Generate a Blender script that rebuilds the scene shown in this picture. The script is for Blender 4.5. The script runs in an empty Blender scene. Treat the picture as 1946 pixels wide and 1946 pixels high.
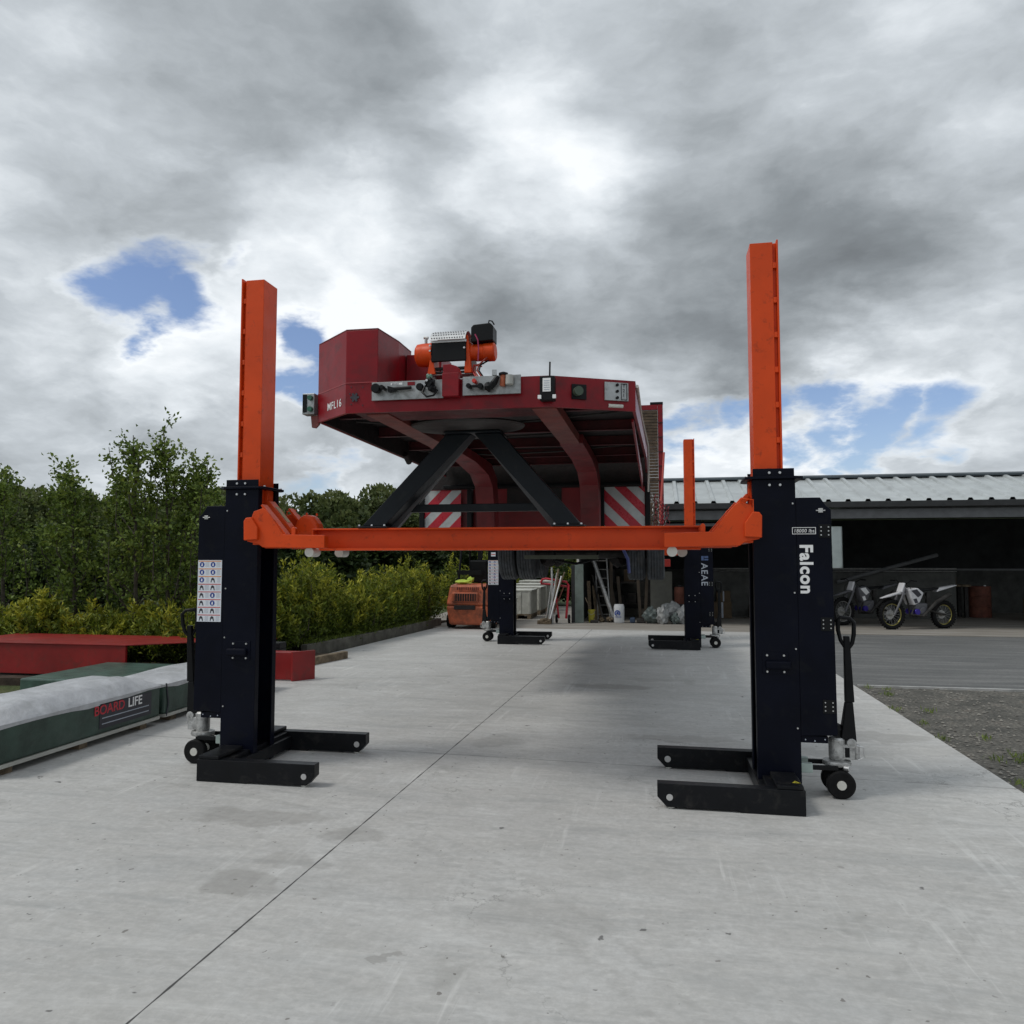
import bpy, bmesh, math, random
import numpy as np
from mathutils import Vector, Matrix
R = math.radians
sc = bpy.context.scene
C = sc.collection
random.seed(7)

# ------------------------------------------------------------------ camera, sky, sun, exposure
cam = bpy.data.cameras.new('camera'); co = bpy.data.objects.new('camera', cam); C.objects.link(co)
co.location = (0, 0, 1.6); co.rotation_euler = (R(90 + 3.6), 0, R(10.7))
cam.sensor_width = 36; cam.lens = 36 * 1462 / 1946; cam.clip_start = 0.05; cam.clip_end = 3000
sc.camera = co
SUN_EL, SUN_AZ = 53, 243
sc.view_settings.view_transform = 'Standard'; sc.view_settings.look = 'None'
sc.view_settings.exposure = 0.30; sc.view_settings.gamma = 1.0
sun = bpy.data.lights.new('sun', 'SUN'); sun.energy = 1.1; sun.angle = R(14); sun.color = (1.0, 0.965, 0.91)
so = bpy.data.objects.new('sun', sun); C.objects.link(so)
sd = Vector((math.sin(R(SUN_AZ)) * math.cos(R(SUN_EL)), math.cos(R(SUN_AZ)) * math.cos(R(SUN_EL)), math.sin(R(SUN_EL))))
so.rotation_euler = sd.to_track_quat('Z', 'Y').to_euler(); so.location = sd * 50

class NT:
    """small helper to wire shader nodes"""
    def __init__(s, tree): s.t = tree; s.n = tree.nodes; s.l = tree.links
    def new(s, typ, **kw):
        n = s.n.new(typ)
        for k, v in kw.items(): setattr(n, k, v)
        return n
    def set(s, sock, v):
        if isinstance(v, bpy.types.NodeSocket): s.l.new(v, sock)
        else: sock.default_value = v
    def math(s, op, a, b=None, c=None, clamp=False):
        n = s.new('ShaderNodeMath', operation=op); n.use_clamp = clamp
        s.set(n.inputs[0], a)
        if b is not None: s.set(n.inputs[1], b)
        if c is not None: s.set(n.inputs[2], c)
        return n.outputs[0]
    def vmath(s, op, a, b=None):
        n = s.new('ShaderNodeVectorMath', operation=op); s.set(n.inputs[0], a)
        if b is not None:
            if op == 'SCALE': s.set(n.inputs[3], b)
            else: s.set(n.inputs[1], b)
        return n.outputs['Value'] if op in ('DISTANCE', 'DOT_PRODUCT', 'LENGTH') else n.outputs[0]
    def noise(s, vec, scale, detail=4, rough=0.55, dist=0.0):
        n = s.new('ShaderNodeTexNoise'); s.set(n.inputs['Vector'], vec)
        n.inputs['Scale'].default_value = scale; n.inputs['Detail'].default_value = detail
        n.inputs['Roughness'].default_value = rough; n.inputs['Distortion'].default_value = dist
        return n
    def mapr(s, v, a, b, c=0.0, d=1.0, smooth=False):
        n = s.new('ShaderNodeMapRange'); n.clamp = True
        if smooth: n.interpolation_type = 'SMOOTHSTEP'
        s.set(n.inputs[0], v)
        for i, x in enumerate((a, b, c, d)): s.set(n.inputs[i + 1], x)
        return n.outputs[0]
    def ramp(s, v, pts):
        n = s.new('ShaderNodeValToRGB'); s.set(n.inputs[0], v); e = n.color_ramp.elements
        while len(e) < len(pts): e.new(0.5)
        for el, (p, c) in zip(e, pts):
            el.position = p; el.color = (*c, 1) if len(c) == 3 else c
        return n.outputs[0]
    def mix(s, f, a, b, mode='MIX'):
        n = s.new('ShaderNodeMix', data_type='RGBA', blend_type=mode); n.clamp_factor = True
        s.set(n.inputs[0], f)
        for i, v in ((6, a), (7, b)):
            s.set(n.inputs[i], v if isinstance(v, bpy.types.NodeSocket) else (*v[:3], 1))
        return n.outputs[2]

CLOUDS=[(-27.1,34.5,0.157,-0.12),(-21.7,31.9,0.082,-0.1),(-35.4,25.2,0.123,-0.14),(-35,21.7,0.068,-0.08),(-9.6,30.5,0.137,0.12),(-13.7,33.8,0.075,0.10),(-12,26,0.05,0.12),(-5,31,0.05,-0.08),(-14,29.5,0.04,-0.1),(-23.8,21,0.137,0.26),(-31.9,20.9,0.082,0.12),(-16.9,27.2,0.062,-0.1),(-4.8,27.2,0.082,0.12),(-20,16,0.05,0.15),(-28,12,0.05,0.12),(-1,8,0.06,0.12),(-13.6,20.1,0.089,-0.2),(-7.6,17.2,0.103,-0.15),(7.8,23.2,0.185,-0.24),(11.6,17.7,0.123,-0.18),(2.1,16.8,0.103,-0.15),(1.6,31.5,0.103,-0.1),(14,32.2,0.109,0.06),(3.6,35,0.082,0.05),(-25.2,15.9,0.075,0.24),(-31.4,15.4,0.062,0.1),(-34.7,12.3,0.068,0.25),(-26.8,18.7,0.041,-0.15),(14.1,12.9,0.075,0.28),(0.2,12.8,0.055,0.12),(-24.4,8.2,0.082,-0.12),(-33.9,8.1,0.068,-0.1),(-21.3,6.3,0.055,0.15),(5.7,6.9,0.082,0.22),(12.6,6.3,0.055,0.2)]
GAPS=[(-36.4,19.4,0.055,1),(-34.6,18.0,0.050,1),(-38.2,18,0.055,1),(-36.0,15.6,0.03,.9),(-26.9,14.2,0.046,1),(-25.4,12.9,0.044,1),(-31.8,19.5,0.031,0.7),(-36.1,15.9,0.034,0.8),(2.4,10.1,0.046,0.9),(5.2,10.3,0.046,0.9),(8.6,9.8,0.046,0.95),(11.8,9.9,0.048,1),(14.6,9.3,0.048,1),(18,9.3,0.055,0.9),(13,7.0,0.03,.8),(-24.5,5.6,.04,.8),(-18,9,.03,.6),(-26.2,6,0.041,0.6),(-22.9,7.5,0.027,0.5),(1.6,7.5,0.027,0.5),(15.3,7.6,0.027,0.7)]
def azel(a, e): return (math.sin(R(a)) * math.cos(R(e)), math.cos(R(a)) * math.cos(R(e)), math.sin(R(e)))
w = bpy.data.worlds.new('World'); sc.world = w; w.use_nodes = True
w.cycles.sampling_method = 'MANUAL'; w.cycles.sample_map_resolution = 512
k = NT(w.node_tree); k.n.clear()
sky = k.new('ShaderNodeTexSky', sky_type='NISHITA'); sky.sun_disc = False
sky.sun_elevation = R(SUN_EL); sky.sun_rotation = R(SUN_AZ); sky.dust_density = 0.6; sky.air_density = 1.0; sky.ozone_density = 2.0
tc = k.new('ShaderNodeTexCoord').outputs['Generated']
sep = k.new('ShaderNodeSeparateXYZ'); k.l.new(tc, sep.inputs[0])
zz = k.math('ADD', k.math('ABSOLUTE', sep.outputs[2]), 0.38)
comb = k.new('ShaderNodeCombineXYZ')
k.l.new(k.math('DIVIDE', sep.outputs[0], zz), comb.inputs[0]); k.l.new(k.math('DIVIDE', sep.outputs[1], zz), comb.inputs[1])
k.l.new(k.math('MULTIPLY', sep.outputs[2], 1.6), comb.inputs[2])
P = comb.outputs[0]
wn = k.noise(P, 3.4, 6, 0.58)
wv = k.vmath('SUBTRACT', wn.outputs['Color'], (0.5, 0.5, 0.5))
D = k.vmath('ADD', tc, k.vmath('SCALE', wv, 0.19))
P2 = k.vmath('ADD', P, k.vmath('SCALE', wv, 0.16))
n1 = k.noise(P2, 2.3, 9, 0.55).outputs[0]
n2 = k.noise(P2, 6.5, 8, 0.58).outputs[0]
# puffy lobes: folded noise gives rounded bright tops with narrow dark creases
bn_ = k.noise(P2, 4.4, 6, 0.5).outputs[0]
puff = k.math('SUBTRACT', 1.0, k.math('MULTIPLY', k.math('ABSOLUTE', k.math('SUBTRACT', bn_, 0.5)), 5.0), clamp=True)
v = k.math('MULTIPLY_ADD', k.math('SUBTRACT', n1, 0.5), 0.70, 0.76)
v = k.math('MULTIPLY_ADD', k.math('SUBTRACT', n2, 0.5), 0.30, v)
v = k.math('MULTIPLY_ADD', k.math('SUBTRACT', puff, 0.5), -0.07, v)
for a, e, r, amp in CLOUDS:
    v = k.math('ADD', v, k.mapr(k.vmath('DISTANCE', D, azel(a, e)), 0.0, r * 1.5, amp * 0.80, 0.0, True))
hole = None
for a, e, r, amp in GAPS:
    h = k.mapr(k.vmath('DISTANCE', D, azel(a, e)), 0.0, r * 1.5, amp, 0.0, True)
    hole = h if hole is None else k.math('MAXIMUM', hole, h)
hole = k.math('MULTIPLY_ADD', k.math('SUBTRACT', n2, 0.5), 1.1, hole)
cover = k.mapr(hole, 0.30, 0.86, 1.0, 0.0, True)
# cloud edges next to a gap are bright and thin
v = k.math('ADD', v, k.mapr(hole, 0.12, 0.42, 0.0, 0.07, True))
ccol = k.ramp(v, [(0.36, (.15, .165, .178)), (0.50, (.21, .232, .25)), (0.62, (.305, .333, .356)), (0.76, (.45, .487, .52)), (0.90, (.65, .69, .725)), (1.0, (.79, .82, .845))])
skyb = k.vmath('MULTIPLY', k.vmath('SCALE', sky.outputs[0], 0.10), (0.95, 0.92, 1.0))
col = k.mix(cover, skyb, ccol)
bg = k.new('ShaderNodeBackground'); k.l.new(col, bg.inputs[0]); bg.inputs[1].default_value = 1.0
wo = k.new('ShaderNodeOutputWorld'); k.l.new(bg.outputs[0], wo.inputs[0])

# ------------------------------------------------------------------ materials
MATS = {}
def mat(name, col, rough=0.5, metal=0.0, var=0.06, vs=6.0, bump=0.0, bs=40.0, dirt=None, dirtamt=0.5, ds=3.0, spec=0.5, coat=0.0, rv=0.08, island=0.0, trans=0.0):
    if name in MATS: return MATS[name]
    m = bpy.data.materials.new(name); m.use_nodes = True; k = NT(m.node_tree); b = k.n['Principled BSDF']
    co_ = k.new('ShaderNodeTexCoord').outputs['Object']
    n = k.noise(co_, vs, 5, 0.6).outputs[0]
    f = k.mapr(n, 0.3, 0.7)
    c0 = tuple(max(0, x * (1 - var * 2)) for x in col); c1 = tuple(min(1, x * (1 + var * 2)) for x in col)
    c = k.mix(f, c0, c1)
    if island:
        g = k.new('ShaderNodeNewGeometry').outputs['Random Per Island']
        c = k.mix(g, k.mix(1.0, c, (1 - island,) * 3, 'MULTIPLY'), k.mix(1.0, c, (1 + island,) * 3, 'MULTIPLY'))
    if dirt:
        n3 = k.noise(co_, ds, 8, 0.68, 0.5).outputs[0]
        c = k.mix(k.mapr(n3, 0.62 - dirtamt * 0.35, 0.75, 0.0, 0.9), c, dirt)
    k.l.new(c, b.inputs['Base Color'])
    b.inputs['Metallic'].default_value = metal; b.inputs['Specular IOR Level'].default_value = spec
    n4 = k.noise(co_, vs * 2.3, 4, 0.6).outputs[0]
    k.l.new(k.mapr(n4, 0.25, 0.75, max(0.03, rough - rv), min(1, rough + rv)), b.inputs['Roughness'])
    if coat: b.inputs['Coat Weight'].default_value = coat; b.inputs['Coat Roughness'].default_value = 0.15
    if trans: b.inputs['Transmission Weight'].default_value = trans
    if bump:
        bn = k.new('ShaderNodeBump'); bn.inputs['Strength'].default_value = bump; bn.inputs['Distance'].default_value = 0.02
        k.l.new(k.noise(co_, bs, 6, 0.65).outputs[0], bn.inputs['Height']); k.l.new(bn.outputs[0], b.inputs['Normal'])
    MATS[name] = m; return m
ORANGE = mat('orange_paint', (.66, .066, .007), .42, var=.05, vs=3, dirt=(.30, .036, .01), dirtamt=.12, ds=16, spec=.28, bump=.04, bs=14)
BLACKP = mat('navy_black_paint', (.0030, .0040, .0100), .42, var=.15, vs=2.5, dirt=(.010, .011, .013), dirtamt=.2, ds=6, bump=.05, bs=10, spec=.11)
LEGP = mat('black_leg_paint', (.0055, .0062, .008), .42, var=.15, vs=4, dirt=(.028, .027, .026), dirtamt=.28, ds=10, bump=.06, bs=25, spec=.2)
STAND = mat('stand_paint', (.007, .0095, .013), .42, var=.12, vs=3, dirt=(.025, .025, .025), dirtamt=.2, ds=8, spec=.22)
RED = mat('trailer_red', (.22, .004, .010), .36, var=.08, vs=2, dirt=(.085, .012, .014), dirtamt=.42, ds=7, spec=.3, bump=.06, bs=6)
REDW = mat('trailer_red_worn_shade', (.085, .005, .008), .6, var=.2, vs=5, dirt=(.018, .008, .008), dirtamt=.75, ds=6, bump=.15, bs=25)  # worn red, darkened further so underside shade sits in the colour
REDBR = mat('worn_red_brown', (.20, .045, .036), .6, var=.15, vs=5, dirt=(.07, .035, .03), dirtamt=.5, ds=5, bump=.1, bs=25)
UNDER = mat('underside_grime_shade', (.006, .0045, .0045), .7, var=.4, vs=5, dirt=(.022, .008, .008), dirtamt=.5, ds=3, bump=.3, bs=20)  # near-black base holds underside shade as well as grime
REDST = mat('red_steel_paint', (.24, .008, .008), .45, var=.12, vs=3, dirt=(.12, .02, .015), dirtamt=.3, ds=6)
ALU = mat('dull_aluminium', (.36, .37, .37), .4, .75, var=.12, vs=8, dirt=(.12, .12, .11), dirtamt=.45, ds=9, bump=.05)
ZINC = mat('zinc_bolt', (.62, .62, .62), .32, .85, var=.05)
CAST = mat('cast_silver', (.50, .50, .49), .42, .55, var=.15, vs=20, dirt=(.1, .1, .095), dirtamt=.4, ds=25, bump=.2, bs=60)
RUB = mat('black_rubber', (.007, .007, .0075), .7, var=.2, vs=20, bump=.1, bs=50, spec=.18)
TYRE = mat('tyre_rubber', (.05, .055, .062), .75, var=.3, vs=10, dirt=(.08, .075, .07), dirtamt=.4, ds=7, bump=.15, bs=40)
PLAST = mat('black_plastic', (.006, .0065, .0075), .45, var=.1, spec=.2)
CREAM = mat('cream_nylon', (.60, .59, .54), .5, var=.06)
WHITE = mat('white_print', (.82, .82, .82), .5, var=.02)
STICK = mat('sticker_white', (.68, .71, .76), .45, var=.03)
BLUEP = mat('blue_print', (.02, .05, .25), .45)
REDP = mat('red_print', (.50, .03, .02), .45)
ORAP = mat('orange_print', (.65, .22, .03), .45)
GREYP = mat('grey_print', (.38, .42, .48), .5)
BLKP = mat('dark_print', (.03, .03, .04), .5)
REFR = mat('reflector_red', (.48, .012, .03), .3, var=.08, vs=12)
REFW = mat('reflector_white', (.50, .53, .53), .3, var=.06, vs=12)
TIMB = mat('weathered_timber', (.17, .13, .085), .85, var=.25, vs=9, bump=.5, bs=20)
BROWNT = mat('ramp_timber', (.085, .06, .038), .8, var=.25, vs=9, bump=.4, bs=20)
GREENW = mat('green_wrap', (.028, .055, .042), .42, var=.2, vs=5, bump=.35, bs=9, dirt=(.06, .09, .075), dirtamt=.2, ds=4)
WHITEW = mat('white_wrap', (.46, .47, .49), .4, var=.1, vs=6, bump=.6, bs=9, dirt=(.30, .31, .31), dirtamt=.4, ds=4)
SHEETM = mat('galvanised_roof', (.50, .53, .53), .38, .35, var=.08, vs=2)
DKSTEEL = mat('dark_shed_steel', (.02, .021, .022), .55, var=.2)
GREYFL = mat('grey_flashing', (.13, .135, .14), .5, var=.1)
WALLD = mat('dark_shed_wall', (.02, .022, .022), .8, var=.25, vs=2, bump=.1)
BLOCK = mat('concrete_block', (.085, .088, .082), .9, var=.15, vs=4, bump=.3, bs=30)
SAGE = mat('sage_painted_steel', (.16, .20, .18), .6, var=.12, vs=5, dirt=(.08, .08, .07), dirtamt=.3)
CRATE = mat('off_white_crate', (.50, .50, .45), .6, var=.1, vs=5, dirt=(.28, .27, .22), dirtamt=.3)
FORK = mat('faded_orange_paint', (.56, .13, .05), .5, var=.12, vs=6, dirt=(.03, .02, .016), dirtamt=.8, ds=5, bump=.1, bs=20)
LIME = mat('lime_cloth', (.40, .50, .06), .8, var=.15)
GREENP = mat('green_plastic', (.02, .11, .07), .4)
BUCKW = mat('white_bucket_plastic', (.62, .64, .66), .45)
BLUEL = mat('blue_label', (.02, .06, .30), .4)
YEL = mat('yellow_plastic', (.36, .32, .03), .5)
RUST = mat('rust_red', (.16, .055, .035), .8, var=.2)
BAGW = mat('pale_bag_film', (.30, .31, .31), .45, var=.15, vs=9, bump=.5, bs=14)
BAGD = mat('grey_bag_film', (.10, .125, .12), .4, var=.25, vs=9, bump=.5, bs=14)
BARK = mat('bark', (.07, .06, .045), .9, var=.2, vs=20, bump=.4, bs=30)
SOIL = mat('bed_soil', (.045, .032, .022), .95, var=.3, vs=6, bump=.6, bs=20)
DIRTY = mat('dusty_metal', (.035, .033, .031), .7, .3, var=.3, vs=9)
PURP = mat('purple_anodised', (.05, .03, .30), .35, .5)
BIKEW = mat('bike_white_plastic', (.60, .60, .62), .4)
BIKEG = mat('bike_grey_plastic', (.10, .10, .11), .45)
GOLD = mat('gold_rim', (.45, .40, .12), .35, .7)
PANE = mat('cloudy_pane', (.80, .84, .83), .6, var=.05, trans=.85)
COPPER = mat('copper_cable', (.32, .05, .035), .5)
GALV = mat('galvanised_tube', (.42, .42, .41), .4, .6, var=.15, vs=15)

def leafmat(name, dark, light, tip):
    m = bpy.data.materials.new(name); m.use_nodes = True; k = NT(m.node_tree); b = k.n['Principled BSDF']
    g = k.new('ShaderNodeNewGeometry').outputs['Random Per Island']
    at = k.new('ShaderNodeAttribute', attribute_name='young').outputs['Fac']
    c = k.mix(g, dark, light)
    c = k.mix(at, c, k.mix(g, tuple(x * .75 for x in tip), tip))
    k.l.new(c, b.inputs['Base Color']); b.inputs['Roughness'].default_value = .55
    b.inputs['Specular IOR Level'].default_value = .35
    tr = k.new('ShaderNodeBsdfTranslucent'); k.l.new(c, tr.inputs[0])
    ms = k.new('ShaderNodeMixShader'); ms.inputs[0].default_value = .28
    k.l.new(b.outputs[0], ms.inputs[1]); k.l.new(tr.outputs[0], ms.inputs[2])
    k.l.new(ms.outputs[0], k.n['Material Output'].inputs[0]); return m
LHEDGE = leafmat('hedge_leaf', (.035, .062, .008), (.17, .235, .026), (.66, .62, .06))
LALDER = leafmat('sapling_leaf', (.05, .09, .016), (.18, .26, .045), (.36, .42, .08))
LFAR = leafmat('far_leaf', (.055, .085, .028), (.14, .175, .055), (.21, .23, .085))
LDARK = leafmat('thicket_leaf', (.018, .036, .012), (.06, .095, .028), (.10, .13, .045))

# ------------------------------------------------------------------ builders
ORG = {}
def tag(o, label=None, cat=None, group=None, kind=None):
    if label: o['label'] = label
    if cat: o['category'] = cat
    if group: o['group'] = group
    if kind: o['kind'] = kind
    return o
def thing(name, label, cat, loc=(0, 0, 0), rz=0, group=None, world=True):
    o = bpy.data.objects.new(name, None); C.objects.link(o); o.location = loc; o.rotation_euler = (0, 0, rz)
    o.empty_display_size = .2; ORG[o.name] = Vector(loc) if world else Vector((0, 0, 0))
    return tag(o, label, cat, group)
class MB:
    def __init__(s): s.bm = bmesh.new(); s.mi = 0
    def _f(s, vs):
        try: f = s.bm.faces.new(vs); f.material_index = s.mi; return f
        except ValueError: return None
    def box(s, x0, x1, y0, y1, z0, z1):
        v = [s.bm.verts.new((x, y, z)) for z in (z0, z1) for y in (y0, y1) for x in (x0, x1)]
        for q in ((0, 2, 3, 1), (4, 5, 7, 6), (0, 1, 5, 4), (2, 6, 7, 3), (0, 4, 6, 2), (1, 3, 7, 5)): s._f([v[i] for i in q])
        return s
    def prism(s, pts, axis, a0, a1):
        f = {'y': lambda p, a: (p[0], a, p[1]), 'x': lambda p, a: (a, p[0], p[1]), 'z': lambda p, a: (p[0], p[1], a)}[axis]
        A = [s.bm.verts.new(f(p, a0)) for p in pts]; B = [s.bm.verts.new(f(p, a1)) for p in pts]
        s._f(A[::-1]); s._f(B); n = len(pts)
        for i in range(n): s._f([A[i], A[(i + 1) % n], B[(i + 1) % n], B[i]])
        return s
    def quad(s, a, b, c, d): s._f([s.bm.verts.new(p) for p in (a, b, c, d)]); return s
    def hexa(s, bot, top):
        A = [s.bm.verts.new(p) for p in bot]; B = [s.bm.verts.new(p) for p in top]; n = len(A)
        s._f(A[::-1]); s._f(B)
        for i in range(n): s._f([A[i], A[(i + 1) % n], B[(i + 1) % n], B[i]])
        return s
    def tube(s, pts, r, n=10, cap=True):
        pts = [Vector(p) for p in pts]; rs = r if isinstance(r, (list, tuple)) else [r] * len(pts)
        rings = []; prev = None
        for i, p in enumerate(pts):
            t = (pts[min(i + 1, len(pts) - 1)] - pts[max(i - 1, 0)])
            t = t.normalized() if t.length > 1e-9 else Vector((0, 0, 1))
            if prev is None: u = t.orthogonal().normalized()
            else:
                u = prev - t * prev.dot(t); u = u.normalized() if u.length > 1e-6 else t.orthogonal().normalized()
            prev = u; v = t.cross(u)
            rings.append([s.bm.verts.new(p + (u * math.cos(2 * math.pi * j / n) + v * math.sin(2 * math.pi * j / n)) * rs[i]) for j in range(n)])
        for a, b in zip(rings, rings[1:]):
            for j in range(n): s._f([a[j], a[(j + 1) % n], b[(j + 1) % n], b[j]])
        if cap: s._f(rings[0][::-1]); s._f(rings[-1])
        return s
    def cyl(s, p0, p1, r0, r1=None, n=20): return s.tube([p0, p1], [r0, r0 if r1 is None else r1], n)
    def lathe(s, prof, c, axis='y', n=28, sy=1.0):
        """prof: (radius, offset along the axis) pairs, closed shape"""
        c = Vector(c); rings = []
        for r, a in prof:
            ring = []
            for j in range(n):
                q = 2 * math.pi * j / n; x, y = r * math.cos(q), r * math.sin(q) * sy
                d = {'y': (x, a, y), 'x': (a, x, y), 'z': (x, y, a)}[axis]; ring.append(s.bm.verts.new(c + Vector(d)))
            rings.append(ring)
        for i in range(len(rings) - 1):
            for j in range(n): s._f([rings[i][j], rings[i][(j + 1) % n], rings[i + 1][(j + 1) % n], rings[i + 1][j]])
        s._f(rings[0][::-1]); s._f(rings[-1]); return s
    def blob(s, c, r, seed=0, amp=.25, sub=2, sc_=(1, 1, 1)):
        rnd = random.Random(seed); r0 = bmesh.ops.create_icosphere(s.bm, subdivisions=sub, radius=1)
        ph = [rnd.uniform(0, 6) for _ in range(6)]
        for v in r0['verts']:
            d = v.co.copy(); q = 1 + amp * (math.sin(5 * d.x + ph[0]) * math.sin(4 * d.y + ph[1]) + .6 * math.sin(9 * d.z + ph[2]) * math.sin(8 * d.x + ph[3])) + rnd.uniform(-amp, amp) * .3
            v.co = Vector(c) + Vector((d.x * r * sc_[0], d.y * r * sc_[1], d.z * r * sc_[2])) * q
            for f in v.link_faces: f.material_index = s.mi
        return s
    def build(s, name, mats, parent=None, bevel=0.0, smooth=False, rot=None, loc=None):
        bm = s.bm
        off = ORG.get(parent.name, Vector((0, 0, 0))) if parent else (Vector(loc) if loc else Vector((0, 0, 0)))
        for v in bm.verts: v.co -= off
        bmesh.ops.recalc_face_normals(bm, faces=bm.faces[:])
        me = bpy.data.meshes.new(name); bm.to_mesh(me); bm.free()
        for m in (mats if isinstance(mats, (list, tuple)) else [mats]): me.materials.append(m)
        o = bpy.data.objects.new(name, me); C.objects.link(o)
        if parent: o.parent = parent; ORG[o.name] = off
        else: o.location = off; ORG[o.name] = off
        if smooth:
            me.polygons.foreach_set('use_smooth', [True] * len(me.polygons)); me.update()
            try: me.set_sharp_from_angle(angle=R(38))
            except Exception: pass
        if bevel:
            b = o.modifiers.new('bevel', 'BEVEL'); b.width = bevel; b.segments = 2; b.limit_method = 'ANGLE'; b.angle_limit = R(40)
        return o
def textmesh(name, body, size, m, parent, origin, xdir, ydir, bold=0.0, shear=0.0, sx=1.0, depth=.0006, centre=False, space=1.0):
    """lettering laid along xdir with its up along ydir"""
    cu = bpy.data.curves.new(name, 'FONT'); cu.body = body; cu.size = size; cu.offset = bold; cu.shear = shear; cu.extrude = depth; cu.space_character = space
    if centre: cu.align_x = 'CENTER'; cu.align_y = 'CENTER'
    t = bpy.data.objects.new('tmp', cu); C.objects.link(t); bpy.context.view_layer.update()
    me = bpy.data.meshes.new_from_object(t.evaluated_get(bpy.context.evaluated_depsgraph_get()))
    C.objects.unlink(t); bpy.data.objects.remove(t)
    x = Vector(xdir).normalized(); y = Vector(ydir).normalized(); z = x.cross(y)
    off = ORG.get(parent.name, Vector((0, 0, 0)))
    for v in me.vertices: v.co = Vector(origin) + x * v.co.x * sx + y * v.co.y + z * v.co.z - off
    me.name = name; me.materials.clear(); me.materials.append(m)
    o = bpy.data.objects.new(name, me); C.objects.link(o); o.parent = parent; ORG[o.name] = off
    return o
def struct(o): o['kind'] = 'structure'; return o

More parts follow.
